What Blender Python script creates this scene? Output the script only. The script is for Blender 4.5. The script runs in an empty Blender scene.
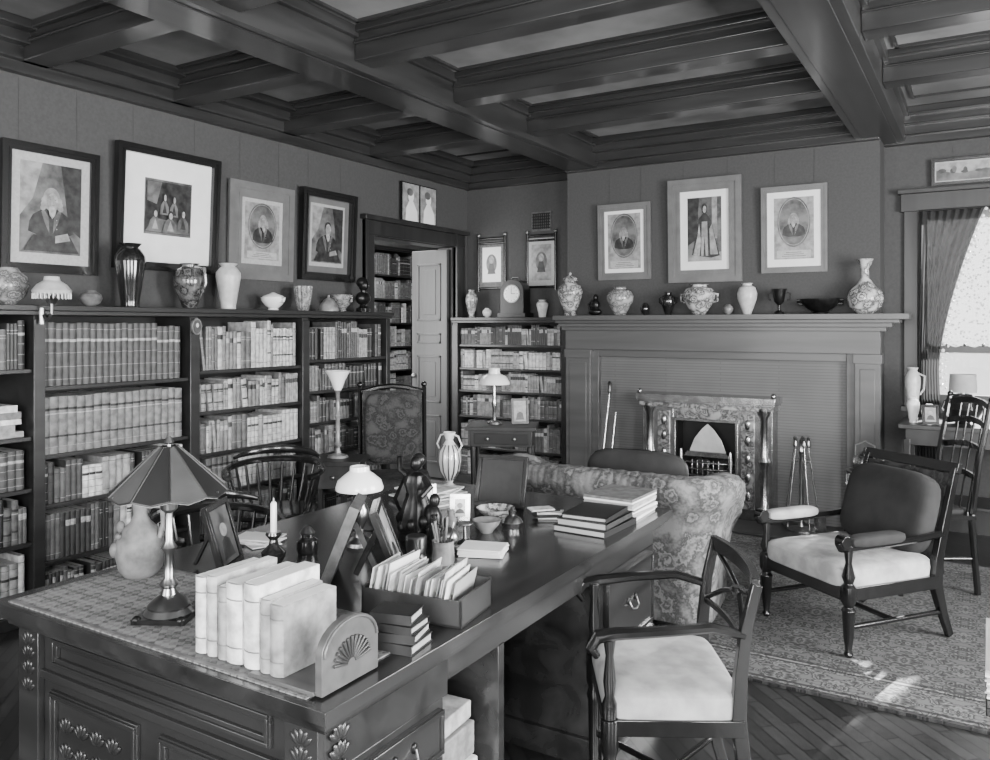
import bpy, math, random, bmesh
from mathutils import Matrix, Vector
from math import sin, cos, pi, radians
rng=random.Random(7)
# ------------------------------------------------------------------ materials
MATS={}
def newmat(name):
    m=bpy.data.materials.new(name); m.use_nodes=True
    return m, m.node_tree, m.node_tree.nodes["Principled BSDF"]
def N(nt,t,**k):
    n=nt.nodes.new(t)
    for a,b in k.items(): setattr(n,a,b)
    return n
def ramp(nt,src,stops,interp='LINEAR'):
    r=N(nt,"ShaderNodeValToRGB"); r.color_ramp.interpolation=interp
    e=r.color_ramp.elements
    while len(e)<len(stops): e.new(0.5)
    for i,(p,v) in enumerate(stops):
        e[i].position=p; e[i].color=(v,v,v,1)
    nt.links.new(src,r.inputs[0]); return r
def coords(nt,scale=(1,1,1),rot=(0,0,0),kind="Object"):
    tc=N(nt,"ShaderNodeTexCoord"); mp=N(nt,"ShaderNodeMapping")
    mp.inputs["Scale"].default_value=scale; mp.inputs["Rotation"].default_value=rot
    nt.links.new(tc.outputs[kind],mp.inputs[0]); return mp.outputs[0]
def bump(nt,b,src,s,d=.01):
    bn=N(nt,"ShaderNodeBump"); bn.inputs["Strength"].default_value=s; bn.inputs["Distance"].default_value=d
    nt.links.new(src,bn.inputs["Height"]); nt.links.new(bn.outputs[0],b.inputs["Normal"])
def M(name,v=.2,rough=.5,metal=0,kind="plain",v2=None,scale=10,bs=.3,coat=0,axis=0,spec=None):
    if name in MATS: return MATS[name]
    m,nt,b=newmat(name); L=nt.links
    if v2 is None: v2=v*.7
    b.inputs["Roughness"].default_value=rough; b.inputs["Metallic"].default_value=metal
    b.inputs["Coat Weight"].default_value=coat; b.inputs["Coat Roughness"].default_value=.12
    if spec is not None: b.inputs["Specular IOR Level"].default_value=spec
    if kind=="plain":
        n=N(nt,"ShaderNodeTexNoise"); n.inputs["Scale"].default_value=scale; n.inputs["Detail"].default_value=5
        L.new(coords(nt),n.inputs[0]); r=ramp(nt,n.outputs[0],[(.35,v2),(.65,v)]); L.new(r.outputs[0],b.inputs[0])
        if bs: bump(nt,b,n.outputs[0],bs*.3,.004)
    elif kind=="wood":
        sc=[scale*3]*3; sc[axis]=scale*.25
        c=coords(nt,tuple(sc))
        n=N(nt,"ShaderNodeTexNoise"); n.inputs["Scale"].default_value=1; n.inputs["Detail"].default_value=6; n.inputs["Distortion"].default_value=.6
        L.new(c,n.inputs[0]); r=ramp(nt,n.outputs[0],[(.28,v2),(.5,(v+v2)/2),(.72,v)]); L.new(r.outputs[0],b.inputs[0])
        bump(nt,b,n.outputs[0],bs*.3,.002)
    elif kind=="damask":
        c=coords(nt,(scale,)*3)
        n=N(nt,"ShaderNodeTexNoise"); n.inputs["Scale"].default_value=1.6; n.inputs["Detail"].default_value=2
        L.new(c,n.inputs[0])
        w=N(nt,"ShaderNodeTexVoronoi",feature='SMOOTH_F1'); w.inputs["Scale"].default_value=1.0
        mx=N(nt,"ShaderNodeMixRGB"); mx.inputs[0].default_value=.45
        L.new(c,mx.inputs[1]); L.new(n.outputs["Color"],mx.inputs[2]); L.new(mx.outputs[0],w.inputs[0])
        n2=N(nt,"ShaderNodeTexNoise"); n2.inputs["Scale"].default_value=3.5; n2.inputs["Detail"].default_value=4; L.new(c,n2.inputs[0])
        ad=N(nt,"ShaderNodeMath",operation='MULTIPLY_ADD'); L.new(n2.outputs[0],ad.inputs[0]); ad.inputs[1].default_value=.35; L.new(w.outputs[0],ad.inputs[2])
        md=(v+v2)/2
        r=ramp(nt,ad.outputs[0],[(.24,v),(.33,v2),(.42,md),(.48,v),(.56,v2),(.68,md),(.8,v)])
        L.new(r.outputs[0],b.inputs[0]); bump(nt,b,ad.outputs[0],bs,.006)
    elif kind=="check":
        c=coords(nt,(scale,)*3,(0,0,radians(45)))
        w=N(nt,"ShaderNodeTexChecker"); w.inputs["Scale"].default_value=1; L.new(c,w.inputs[0])
        w2=N(nt,"ShaderNodeTexChecker"); w2.inputs["Scale"].default_value=.34; L.new(c,w2.inputs[0])
        m0=N(nt,"ShaderNodeMixRGB"); m0.inputs[0].default_value=.5; L.new(w.outputs["Color"],m0.inputs[1]); L.new(w2.outputs["Color"],m0.inputs[2])
        n=N(nt,"ShaderNodeTexNoise"); n.inputs["Scale"].default_value=3; n.inputs["Detail"].default_value=5; L.new(c,n.inputs[0])
        mx=N(nt,"ShaderNodeMixRGB"); mx.inputs[0].default_value=.5; L.new(m0.outputs[0],mx.inputs[1]); L.new(n.outputs[0],mx.inputs[2])
        r=ramp(nt,mx.outputs[0],[(.25,v2),(.6,v)]); L.new(r.outputs[0],b.inputs[0])
    elif kind=="brick":
        c=coords(nt,(1,1,1),(radians(90),0,0) if axis==2 else (0,0,radians(45)))
        w=N(nt,"ShaderNodeTexBrick"); w.inputs["Scale"].default_value=scale
        w.inputs["Color1"].default_value=(v,v,v,1); w.inputs["Color2"].default_value=(v2,v2,v2,1)
        w.inputs["Mortar"].default_value=((v2*.75,)*3 if axis==2 else (v2*.35,)*3)+(1,)
        if axis==2: w.inputs["Brick Width"].default_value=.9; w.inputs["Row Height"].default_value=.022; w.offset=.5; w.inputs["Mortar Size"].default_value=.003
        else: w.inputs["Brick Width"].default_value=.6; w.inputs["Row Height"].default_value=.09; w.inputs["Mortar Size"].default_value=.006
        L.new(c,w.inputs[0])
        n=N(nt,"ShaderNodeTexNoise"); n.inputs["Scale"].default_value=14 if axis!=2 else 3; L.new(coords(nt),n.inputs[0])
        mx=N(nt,"ShaderNodeMixRGB",blend_type='MULTIPLY'); mx.inputs[0].default_value=.5
        r=ramp(nt,n.outputs[0],[(.3,.6),(.7,1)]); L.new(w.outputs[0],mx.inputs[1]); L.new(r.outputs[0],mx.inputs[2])
        L.new(mx.outputs[0],b.inputs[0])
    elif kind=="rug":
        tc=N(nt,"ShaderNodeTexCoord"); sp=N(nt,"ShaderNodeSeparateXYZ"); L.new(tc.outputs["Object"],sp.inputs[0])
        def mth(op,a,bv=None,c=None):
            q=N(nt,"ShaderNodeMath",operation=op)
            for i,x in enumerate((a,bv,c)):
                if x is None: continue
                if isinstance(x,(int,float)): q.inputs[i].default_value=x
                else: L.new(x,q.inputs[i])
            return q.outputs[0]
        px=mth('PINGPONG',sp.outputs[0],.22); py=mth('PINGPONG',sp.outputs[1],.22)
        cb=N(nt,"ShaderNodeCombineXYZ"); L.new(px,cb.inputs[0]); L.new(py,cb.inputs[1])
        n=N(nt,"ShaderNodeTexNoise"); n.inputs["Scale"].default_value=17; n.inputs["Detail"].default_value=3; n.inputs["Distortion"].default_value=1.5; L.new(cb.outputs[0],n.inputs[0])
        w=N(nt,"ShaderNodeTexVoronoi"); w.inputs["Scale"].default_value=15; L.new(cb.outputs[0],w.inputs[0])
        ad=mth('ADD',mth('MULTIPLY',w.outputs[0],.5),mth('MULTIPLY',n.outputs[0],.65))
        r=ramp(nt,ad,[(.33,v2),(.40,v*1.3),(.45,v2),(.52,v*.6),(.57,v*1.5),(.62,v2),(.7,v)])
        ax=mth('SUBTRACT',1.9,mth('ABSOLUTE',sp.outputs[0])); ay=mth('SUBTRACT',1.2,mth('ABSOLUTE',sp.outputs[1]))
        e=mth('MINIMUM',ax,ay)
        rb=ramp(nt,mth('MULTIPLY',e,2.0),[(0,.4),(.05,1.7),(.08,.35),(.12,1.4),(.5,.4),(.53,2.2),(.56,.4),(.6,1.0)],'CONSTANT')
        mx=N(nt,"ShaderNodeMixRGB",blend_type='MULTIPLY'); mx.inputs[0].default_value=1
        L.new(r.outputs[0],mx.inputs[1]); L.new(rb.outputs[0],mx.inputs[2]); L.new(mx.outputs[0],b.inputs[0])
        bump(nt,b,n.outputs[0],.4,.005)
    elif kind=="sheer":
        out=nt.nodes["Material Output"]; b.inputs[0].default_value=(v,v,v,1)
        t=N(nt,"ShaderNodeBsdfTranslucent"); t.inputs[0].default_value=(v,v,v,1)
        mx=N(nt,"ShaderNodeMixShader"); mx.inputs[0].default_value=.5
        L.new(b.outputs[0],mx.inputs[1]); L.new(t.outputs[0],mx.inputs[2])
        tr=N(nt,"ShaderNodeBsdfTransparent"); m2=N(nt,"ShaderNodeMixShader"); m2.inputs[0].default_value=v2
        if scale!=10:
            w=N(nt,"ShaderNodeTexVoronoi"); w.inputs["Scale"].default_value=scale; L.new(coords(nt),w.inputs[0])
            r=ramp(nt,w.outputs[0],[(.25,0),(.4,v2)]); L.new(r.outputs[0],m2.inputs[0])
        L.new(mx.outputs[0],m2.inputs[1]); L.new(tr.outputs[0],m2.inputs[2]); L.new(m2.outputs[0],out.inputs[0])
    m.diffuse_color=(v,v,v,1)
    MATS[name]=m; return m

desk_w=M("mahogany_desk",.032,.22,kind="wood",v2=.006,scale=3.2,axis=1,coat=.3)
deskx=M("mahogany_desk_end",.03,.28,kind="wood",v2=.007,scale=3.2,axis=0,coat=.2)
case_w=M("bookcase_oak",.022,.38,kind="wood",v2=.008,scale=4,axis=1,coat=.12)
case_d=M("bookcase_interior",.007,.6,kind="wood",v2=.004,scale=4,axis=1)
beam_y=M("beam_oak_long",.032,.3,kind="wood",v2=.011,scale=4,axis=1,coat=.2)
beam_x=M("beam_oak_cross",.032,.3,kind="wood",v2=.011,scale=4,axis=0,coat=.2)
trim_w=M("trim_oak",.025,.4,kind="wood",v2=.011,scale=4,axis=2)
mant=M("mantel_oak",.085,.35,kind="wood",v2=.058,scale=4,axis=0,coat=.1)
chair_w=M("chair_walnut",.009,.22,kind="wood",v2=.004,scale=6,axis=2,coat=.35)
wallm=M("grasscloth_wall",.053,.8,v2=.043,scale=60,bs=.25)
ceilm=M("ceiling_plaster",.24,.6,v2=.12,scale=2.0,bs=.1)
floorm=M("parquet_floor",.035,.3,kind="brick",v2=.013,scale=1.6,axis=0)
tilem=M("fireplace_tile",.115,.45,kind="brick",v2=.105,scale=1.0,axis=2)
rugm=M("oriental_rug",.085,.95,kind="rug",v2=.009)
white=M("white_china",.85,.2,v2=.78,coat=.4,bs=0)
cream=M("cream_ceramic",.52,.3,v2=.4,scale=25,bs=.1)
grey_c=M("grey_ceramic",.22,.3,v2=.09,scale=18,coat=.3)
dark_c=M("dark_glaze",.014,.12,v2=.007,scale=20,coat=.8,bs=0)
patt=M("painted_china",.5,.25,kind="damask",v2=.025,scale=34,coat=.3,bs=0)
patt2=M("mottled_china",.34,.25,kind="damask",v2=.07,scale=45,coat=.3,bs=0)
pattd=M("dark_painted_vase",.13,.2,kind="damask",v2=.01,scale=30,coat=.5,bs=0)
brass=M("brass",.4,.28,1,v2=.25,bs=0)
steel=M("polished_steel",.5,.25,1,v2=.28,scale=14,bs=.1)
relief=M("cast_relief_metal",.4,.35,.8,kind="damask",v2=.06,scale=40,bs=.5)
iron=M("black_iron",.01,.45,.4,v2=.006)
bronze=M("dark_bronze",.022,.3,.6,v2=.01,scale=30)
paper=M("paper",.78,.8,v2=.66,bs=0)
paperd=M("aged_paper",.36,.8,v2=.28,bs=0)
gild=M("gilt_label",.36,.5,v2=.22,scale=90,bs=0)
damask=M("tapestry_sofa",.2,.9,kind="damask",v2=.045,scale=20,bs=.3)
brocd=M("dark_brocade",.045,.9,kind="damask",v2=.008,scale=26,bs=.4)
seatf=M("velvet_seat",.42,.95,v2=.26,scale=12,bs=.3)
velv=M("dark_velvet",.022,.9,v2=.011,scale=8)
leather=M("black_leather",.009,.35,v2=.005,scale=40)
mattx=M("desk_runner",.22,.95,kind="check",v2=.045,scale=60)
curt=M("dark_curtain",.05,.9,kind="sheer",v2=.05)
lace=M("lace_blind",.4,.9,kind="sheer",v2=.3,scale=42)
glass=M("window_glass",.9,.05,kind="sheer",v2=.93)
matb=M("print_mat_white",.78,.3,v2=.72,bs=0)
matg=M("print_mat_grey",.13,.4,v2=.10,bs=0)
matc=M("print_paper",.4,.35,v2=.33,scale=60,bs=0)
skin=M("print_face",.38,.4,v2=.2,scale=40,bs=0)
ink_d=M("print_ink_dark",.04,.35,v2=.007,scale=24,bs=0)
ink_m=M("print_ink_mid",.15,.35,v2=.04,scale=14,bs=0)
ink_l=M("print_ink_light",.32,.35,v2=.16,scale=20,bs=0)
fr_d=M("frame_ebony",.009,.25,v2=.005,scale=40,coat=.25)
fr_m=M("frame_gilt_grey",.10,.45,v2=.05,scale=40)
jugm=M("stoneware",.19,.55,v2=.08,scale=22)
BK=[M("book_cloth_%d"%i,v,.55,v2=v*.5,scale=30,bs=.1) for i,v in enumerate((.008,.018,.034,.062,.105,.18,.31,.5,.76))]
# ------------------------------------------------------------------ mesh builder
class MB:
    def __init__(s): s.v=[];s.f=[];s.mi=[];s.mats=[];s.T=Matrix.Identity(4)
    def idx(s,m):
        if m not in s.mats: s.mats.append(m)
        return s.mats.index(m)
    def add(s,vs,fs,m):
        o=len(s.v); T=s.T
        s.v+= [T@Vector(p) for p in vs]; k=s.idx(m)
        for f in fs: s.f.append([o+i for i in f]); s.mi.append(k)
    def box(s,x0,x1,y0,y1,z0,z1,m):
        vs=[(x,y,z) for z in(z0,z1) for y in(y0,y1) for x in(x0,x1)]
        s.add(vs,[(0,2,3,1),(4,5,7,6),(0,1,5,4),(2,6,7,3),(0,4,6,2),(1,3,7,5)],m)
    def cbox(s,c,sz,m,rot=None):
        old=s.T
        s.T=old@Matrix.Translation(c)@(rot.to_4x4() if rot else Matrix.Identity(4))
        a,b,d=[q/2 for q in sz]; s.box(-a,a,-b,b,-d,d,m); s.T=old
    def lathe(s,prof,m,c=(0,0,0),n=24,flute=0,fn=8,cap=True):
        vs=[];fs=[]
        for r,z in prof:
            for i in range(n):
                a=2*pi*i/n; rr=r*(1+flute*cos(fn*a)); vs.append((c[0]+rr*cos(a),c[1]+rr*sin(a),c[2]+z))
        for j in range(len(prof)-1):
            for i in range(n):
                k=(i+1)%n; fs.append((j*n+i,j*n+k,(j+1)*n+k,(j+1)*n+i))
        if cap:
            fs.append(tuple(range(n-1,-1,-1))); q=(len(prof)-1)*n; fs.append(tuple(range(q,q+n)))
        s.add(vs,fs,m)
    def tube(s,pts,r,m,n=8,flat=1.0,up=None,closed=False):
        P=[Vector(p) for p in pts]; k=len(P)
        R=r if isinstance(r,(list,tuple)) else [r]*k
        vs=[];fs=[]; pn=None
        for i in range(k):
            if closed: t=P[(i+1)%k]-P[i-1]
            else: t=P[min(i+1,k-1)]-P[max(i-1,0)]
            t.normalize()
            if up is not None: nn=Vector(up)
            elif pn is None: nn=Vector((0,0,1)) if abs(t.z)<.9 else Vector((1,0,0))
            else: nn=pn
            nn=(nn-t*nn.dot(t)).normalized(); pn=nn; bb=t.cross(nn)
            for j in range(n):
                a=2*pi*j/n+pi/n; vs.append(P[i]+nn*(cos(a)*R[i])+bb*(sin(a)*R[i]*flat))
        rr=k if closed else k-1
        for i in range(rr):
            for j in range(n):
                q=(j+1)%n; i2=(i+1)%k; fs.append((i*n+j,i*n+q,i2*n+q,i2*n+j))
        if not closed:
            fs.append(tuple(range(n-1,-1,-1))); fs.append(tuple(range((k-1)*n,k*n)))
        s.add(vs,fs,m)
    def cyl(s,p0,p1,r0,m,r1=None,n=12): s.tube([p0,p1],[r0,r0 if r1 is None else r1],m,n)
    def sph(s,c,r,m,nu=20,nv=12,e=1.0,e2=None,rot=None):
        if isinstance(r,(int,float)): r=(r,r,r)
        e2=e if e2 is None else e2
        f=lambda w,p: math.copysign(abs(w)**p,w)
        vs=[];fs=[]
        old=s.T; s.T=old@Matrix.Translation(c)@(rot.to_4x4() if rot else Matrix.Identity(4))
        for j in range(nv+1):
            ph=-pi/2+pi*j/nv
            for i in range(nu):
                a=2*pi*i/nu
                vs.append((r[0]*f(cos(ph),e)*f(cos(a),e2),r[1]*f(cos(ph),e)*f(sin(a),e2),r[2]*f(sin(ph),e)))
        for j in range(nv):
            for i in range(nu):
                k=(i+1)%nu; fs.append((j*nu+i,j*nu+k,(j+1)*nu+k,(j+1)*nu+i))
        s.add(vs,fs,m); s.T=old
    def prism(s,poly,y0,y1,m):
        n=len(poly); vs=[(x,y0,z) for x,z in poly]+[(x,y1,z) for x,z in poly]
        fs=[tuple(range(n)),tuple(range(2*n-1,n-1,-1))]+[(i,i+n,(i+1)%n+n,(i+1)%n) for i in range(n)]
        s.add(vs,fs,m)
    def build(s,name,loc=None,rz=0,bev=0):
        if loc is None:
            lo=[min(v[i] for v in s.v) for i in range(3)]; hi=[max(v[i] for v in s.v) for i in range(3)]
            loc=Vector(((lo[0]+hi[0])/2,(lo[1]+hi[1])/2,lo[2])); s.v=[v-loc for v in s.v]
        me=bpy.data.meshes.new(name); me.from_pydata([tuple(v) for v in s.v],[],s.f); me.update()
        for m in s.mats: me.materials.append(m)
        me.polygons.foreach_set("material_index",s.mi)
        me.polygons.foreach_set("use_smooth",[True]*len(s.f))
        bm=bmesh.new(); bm.from_mesh(me); bmesh.ops.recalc_face_normals(bm,faces=bm.faces); bm.to_mesh(me); bm.free()
        me.set_sharp_from_angle(angle=radians(38))
        ob=bpy.data.objects.new(name,me); bpy.context.collection.objects.link(ob)
        ob.location=loc; ob.rotation_euler=(0,0,rz)
        if bev:
            b=ob.modifiers.new("bevel",'BEVEL'); b.width=bev; b.segments=2; b.limit_method='ANGLE'; b.angle_limit=radians(50)
        return ob
def RX(a): return Matrix.Rotation(a,3,'X')
def RY(a): return Matrix.Rotation(a,3,'Y')
def RZ(a): return Matrix.Rotation(a,3,'Z')
XL=-4.43; XF=-4.08; YB=6.75; YF=6.45; ZC=3.08; XR=2.3; Y0=-1.8
# ------------------------------------------------------------------ room shell
def wall(name,axis,pos0,pos1,a0,a1,z1,holes,m=wallm,z0=0):
    b=MB()
    def seg(p,q,zz0,zz1):
        if q-p<1e-4 or zz1-zz0<1e-4: return
        if axis=='X': b.box(pos0,pos1,p,q,zz0,zz1,m)
        else: b.box(p,q,pos0,pos1,zz0,zz1,m)
    c=a0
    for h0,h1,hz0,hz1 in holes:
        seg(c,h0,z0,z1); seg(h0,h1,z0,hz0); seg(h0,h1,hz1,z1); c=h1
    seg(c,a1,z0,z1); return b.build(name)
wall("wall_left",'X',XL-.15,XL,Y0-.1,YB+.1,3.2,[(5.28,6.5,0,2.26)])
wall("wall_back",'Y',YB,YB+.15,XL,XR,3.2,[(-.42,.62,.92,2.34)])
wall("wall_right",'X',XR,XR+.15,Y0-.1,YB+.1,3.2,[(-.6,1.0,.7,2.5),(2.6,4.4,.7,2.5)])
wall("wall_front",'Y',Y0-.15,Y0,XL,XR,3.2,[(-3.6,-1.9,.7,2.5),(-.6,1.2,.7,2.5)])
b=MB(); b.box(XL-.15,XR+.15,Y0-.15,YB+.15,-.1,0,floorm); b.build("floor")
b=MB(); b.box(XL-.15,XR+.15,Y0-.15,YB+.15,ZC,ZC+.12,ceilm); b.build("ceiling")
b=MB(); b.box(-3.17,-.655,YF,YB,0,ZC,wallm); b.build("wall_chimney_breast")
t=1
for x0,x1 in ((-3.17,-2.86),(-.82,-.51),(1.55,1.86)):
    b=MB(); b.box(x0,x1,Y0,YB-.06,2.86,ZC,beam_y)
    b.box(x0-.03,x1+.03,Y0,YB-.06,3.02,ZC,beam_y); b.box(x0+.05,x1-.05,Y0,YB-.06,2.853,2.86,beam_y)
    b.build("trim_%d"%t,bev=.008); t+=1
for y in (-.5,.45,1.4,2.35,3.27,4.2,5.15):
    for x0,x1 in ((XL,-3.17),(-2.86,-.82),(-.51,1.55)):
        b=MB(); b.box(x0,x1,y,y+.15,2.9,ZC-.001,beam_x)
        b.box(x0,x1,y-.03,y+.18,3.04,ZC,beam_x); b.box(x0,x1,y-.012,y+.162,2.985,3.0,beam_x)
        b.build("trim_%d"%t,bev=.006); t+=1
b=MB()
for (x0,x1) in ((XL,-3.17),(-2.86,-.82),(-.51,1.55)):
    ys=[2.5,3.42,4.35,5.30]; ye=[3.27,4.2,5.15,6.33]
    for y0,y1 in zip(ys,ye):
        for (p,q,r,s_) in ((x0+.07,x1-.07,y0+.06,y0+.08),(x0+.07,x1-.07,y1-.08,y1-.06),(x0+.07,x0+.09,y0+.06,y1-.06),(x1-.09,x1-.07,y0+.06,y1-.06)):
            b.box(p,q,r,s_,ZC-.015,ZC,beam_x)
b.build("trim_%d"%t); t+=1
def cornice(x0,x1,y0,y1,dx,dy):
    global t
    b=MB()
    for k,(w,z0) in enumerate(((.05,2.84),(.09,2.9),(.15,2.97),(.22,3.03))):
        X0,X1,Y_0,Y_1=x0,x1,y0,y1
        if dx>0: X1=x0+w
        if dx<0: X0=x1-w
        if dy<0: Y_0=y1-w
        if dy>0: Y_1=y0+w
        b.box(X0,X1,Y_0,Y_1,z0,z0+.075 if k<3 else ZC,beam_y if dx else beam_x)
    b.build("trim_%d"%t,bev=.006); t+=1
cornice(XL,XL,Y0,YB,1,0)
cornice(XL,-3.17,YB,YB,0,-1); cornice(-3.17,-.655,YF,YF,0,-1); cornice(-.655,XR,YB,YB,0,-1)
b=MB(); b.box(XL,XL+.02,Y0,1.2,0,.18,trim_w); b.build("baseboard_left")
b=MB(); b.box(-.64,XR,YB-.02,YB,0,.18,trim_w); b.build("baseboard_back")
b=MB()
for y0,y1 in ((5.16,5.28),(6.5,6.66)):
    b.box(XL,XL+.035,y0,y1,0,2.26,trim_w); b.box(XL,XL+.05,y0,y0+.025,0,2.4,trim_w)
b.box(XL,XL+.035,5.16,6.66,2.26,2.38,trim_w); b.box(XL,XL+.07,5.13,6.69,2.38,2.42,trim_w)
b.box(XL-.17,XL,5.265,5.285,0,2.26,trim_w); b.box(XL-.17,XL,6.488,6.5,0,2.26,trim_w); b.box(XL-.17,XL,5.28,6.5,2.25,2.27,trim_w)
b.build("trim_%d"%t,bev=.004); t+=1
doorm=M("door_wood",.075,.4,kind="wood",v2=.045,scale=4,axis=2)
b=MB(); b.box(-.42,0,-.02,.02,0.01,2.23,doorm)
for zz0,zz1 in ((.15,.62),(.74,1.2),(1.32,1.42),(1.54,2.1)):
    for s_ in (-1,1):
        for x0,x1,z0,z1 in ((-.35,-.07,zz0,zz0+.02),(-.35,-.07,zz1-.02,zz1),(-.35,-.33,zz0,zz1),(-.09,-.07,zz0,zz1)):
            b.box(x0,x1,s_*.02-.012,s_*.02+.012,z0,z1,doorm)
        if zz1-zz0>.3: b.box(-.29,-.13,s_*.02-.007,s_*.02+.007,zz0+.06,zz1-.06,doorm)
for s_ in (-1,1): b.sph((-.385,s_*.045,1.0),.022,brass)
b.build("door_1",(XL-.03,6.455,0),0,bev=.003)
nwall=M("next_room_wall",.2,.9,v2=.17)
for nm,a in (("wall_adjoining_front",(-6.6,XL-.15,4.3,4.4)),("wall_adjoining_left",(-6.6,-6.5,4.4,9.6)),("wall_adjoining_back",(-6.6,-4.3,9.5,9.6)),("wall_adjoining_right",(-4.5,-4.4,6.9,9.5))):
    b=MB(); b.box(*a,0,3,nwall); b.build(nm)
b=MB(); b.box(-6.6,XL-.15,4.4,9.6,-.1,0,floorm); b.build("floor_adjoining_room")
b=MB(); b.box(-6.6,XL-.15,4.4,9.6,3,3.1,ceilm); b.build("ceiling_adjoining_room")
# ------------------------------------------------------------------ books
def one_book(b,T,w,h,d,mat,bands,lab=None):
    old=b.T; b.T=old@T
    r=min(w*.22,.008)
    sec=[(0,0),(w,0),(w,d-r),(w*.8,d-r*.3),(w*.5,d),(w*.2,d-r*.3),(0,d-r)]
    n=7; vs=[(x,-y,0) for x,y in sec]+[(x,-y,h) for x,y in sec]
    b.add(vs,[(i,(i+1)%n,(i+1)%n+n,i+n) for i in range(n)]+[tuple(range(n))],mat)
    b.add([(x,-y,h*.995) for x,y in sec],[tuple(range(n))],paperd)
    for z,t_,bm in bands:
        ss=[(w,d-r+.0005),(w*.8,d-r*.3+.0008),(w*.5,d+.0012),(w*.2,d-r*.3+.0008),(0,d-r+.0005)]
        vs=[(x,-y,z*h-t_/2) for x,y in ss]+[(x,-y,z*h+t_/2) for x,y in ss]
        b.add(vs,[(i,i+1,i+6,i+5) for i in range(4)],bm)
    b.T=old
def row(b,L,H,D,style,front=.03):
    x=.005; n=0
    pal={'dark':(0,0,1,1,2,3,4),'mid':(1,2,3,4,5,6,3),'light':(4,5,6,6,7,5,7),'mix':(1,2,3,4,5,6,7,8,4),'setd':(3,),'setm':(5,),'setl':(6,)}[style]
    ist=style[:3]=='set'
    while x<L-.015:
        if n<=0:
            n=rng.choice((1,1,2,3,4,6)); c=BK[rng.choice(pal)]; w0=rng.uniform(.016,.042); h0=H*rng.uniform(.70,.95); k=rng.randint(0,4)
            if ist: n=rng.randint(12,24); w0=rng.uniform(.034,.046); h0=H*rng.uniform(.82,.92); k=1 if style=='setd' else 4
        w=w0*rng.uniform(.95,1.08)
        if x+w>L: break
        if rng.random()<.015 and not ist: x+=rng.uniform(.02,.05); n-=1; continue
        lb=gild if rng.random()<.75 or ist else BK[0]
        if BK.index(c)>5: lb=BK[1]
        bands=[[(.88,.003,lb),(.12,.003,lb)],[(.9,.002,lb),(.72,.014,lb),(.52,.002,lb),(.3,.002,lb),(.1,.002,lb)],[(.76,.03,lb)],[(.85,.003,lb),(.78,.003,lb),(.2,.003,lb)],[(.78,.012,BK[0]),(.70,.006,lb),(.3,.01,BK[1]),(.12,.002,lb)]][k]
        lean=Matrix.Identity(4)
        if rng.random()<.035 and not ist:
            a=rng.uniform(.06,.14); lean=Matrix.Rotation(-a,4,'Y'); x+=h0*a
        dd=D*rng.uniform(.72,.9) if not ist else D*.82
        one_book(b,Matrix.Translation((x,-(D-front)+dd,0))@lean,w,h0*rng.uniform(.975,1.0),dd,c,bands)
        x+=w+.0012; n-=1
def bookcase(name,bname,M0,W,bays,Ztop,D,shelves,styles,cap=.05,capo=.035):
    c=MB(); c.T=M0; k=MB()
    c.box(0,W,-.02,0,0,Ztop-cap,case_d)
    c.box(0,W+.01,-D-capo,0,Ztop-.028,Ztop,case_w); c.box(0,W+.005,-D-.018,0,Ztop-cap,Ztop-.028,case_w)
    c.box(0,W,-D+.005,-.02,0,.06,case_w)
    prev=0
    for i,(x0,x1) in enumerate(bays):
        c.box(prev,x0,-D,-.02,0,Ztop-cap,case_w); c.box(prev-.004 if i else 0,x0+.004,-D-.01,-D,.08,Ztop-cap-.02,case_w)
        prev=x1
        for z in shelves[i]: c.box(x0,x1,-D+.012,-.02,z-.022,z,case_w)
        zz=shelves[i]+[Ztop-cap+.02]
        for j,z in enumerate(shelves[i]):
            k.T=M0@Matrix.Translation((x0+.004,-.03,z))
            st=styles[i][j]
            if st is None: continue
            if st=='flat':
                xx=x1-x0-.24
                while xx>.0:
                    zz_=0
                    for q in range(rng.randint(4,7)):
                        h=rng.uniform(.02,.035); w=rng.uniform(.17,.22)
                        k.box(xx,xx+w,-(D-.08)+rng.uniform(0,.03),-.03,zz_,zz_+h,BK[rng.choice((5,6,7,8))]); zz_+=h+.001
                    xx-=.26
                continue
            row(k,x1-x0-.008,(zz[j+1]-.022-z),D-.03,st)
    c.box(prev,W,-D,-.02,0,Ztop-cap,case_w)
    return c.build(name,bev=.003),k.build(bname)
ML=Matrix.Translation((XL+.003,1.25,0))@Matrix.Rotation(radians(90),4,'Z')
o=1.25
bookcase("bookcase","shelf_books",ML,5.09-o,[(1.29-o,2.255-o),(2.305-o,3.185-o),(3.245-o,4.115-o),(4.175-o,5.045-o)],1.60,.35,
 [[.06,.41,.68,.94,1.28],[.06,.29,.58,.835,1.185],[.06,.21,.46,.708,.968,1.22],[.06,.33,.57,.80,1.027,1.252]],
 [['mix','mix','mid','flat','mid'],['mid','mix','mix','setm','setd'],['mix','mid','light','light','light','light'],['mix','mid','mid','mid','mid','mid']])
MBk=Matrix.Translation((-4.40,YB-.003,0))
bookcase("bookcase","shelf_books",MBk,1.215,[(.06,1.17)],1.57,.30,[[.08,.346,.641,.881,1.094,1.315]],[['mid','mix','mid','light','light','mid']])
MN=Matrix.Translation((-6.497,6.0,0))@Matrix.Rotation(radians(90),4,'Z')
bookcase("bookcase","shelf_books",MN,3.4,[(.04,1.1),(1.14,2.2),(2.24,3.36)],2.45,.32,[[.08,.38,.67,.95,1.24,1.53,1.82,2.11]]*3,[['mix','mix','light','light','light','mix','light','mid']]*3)
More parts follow.
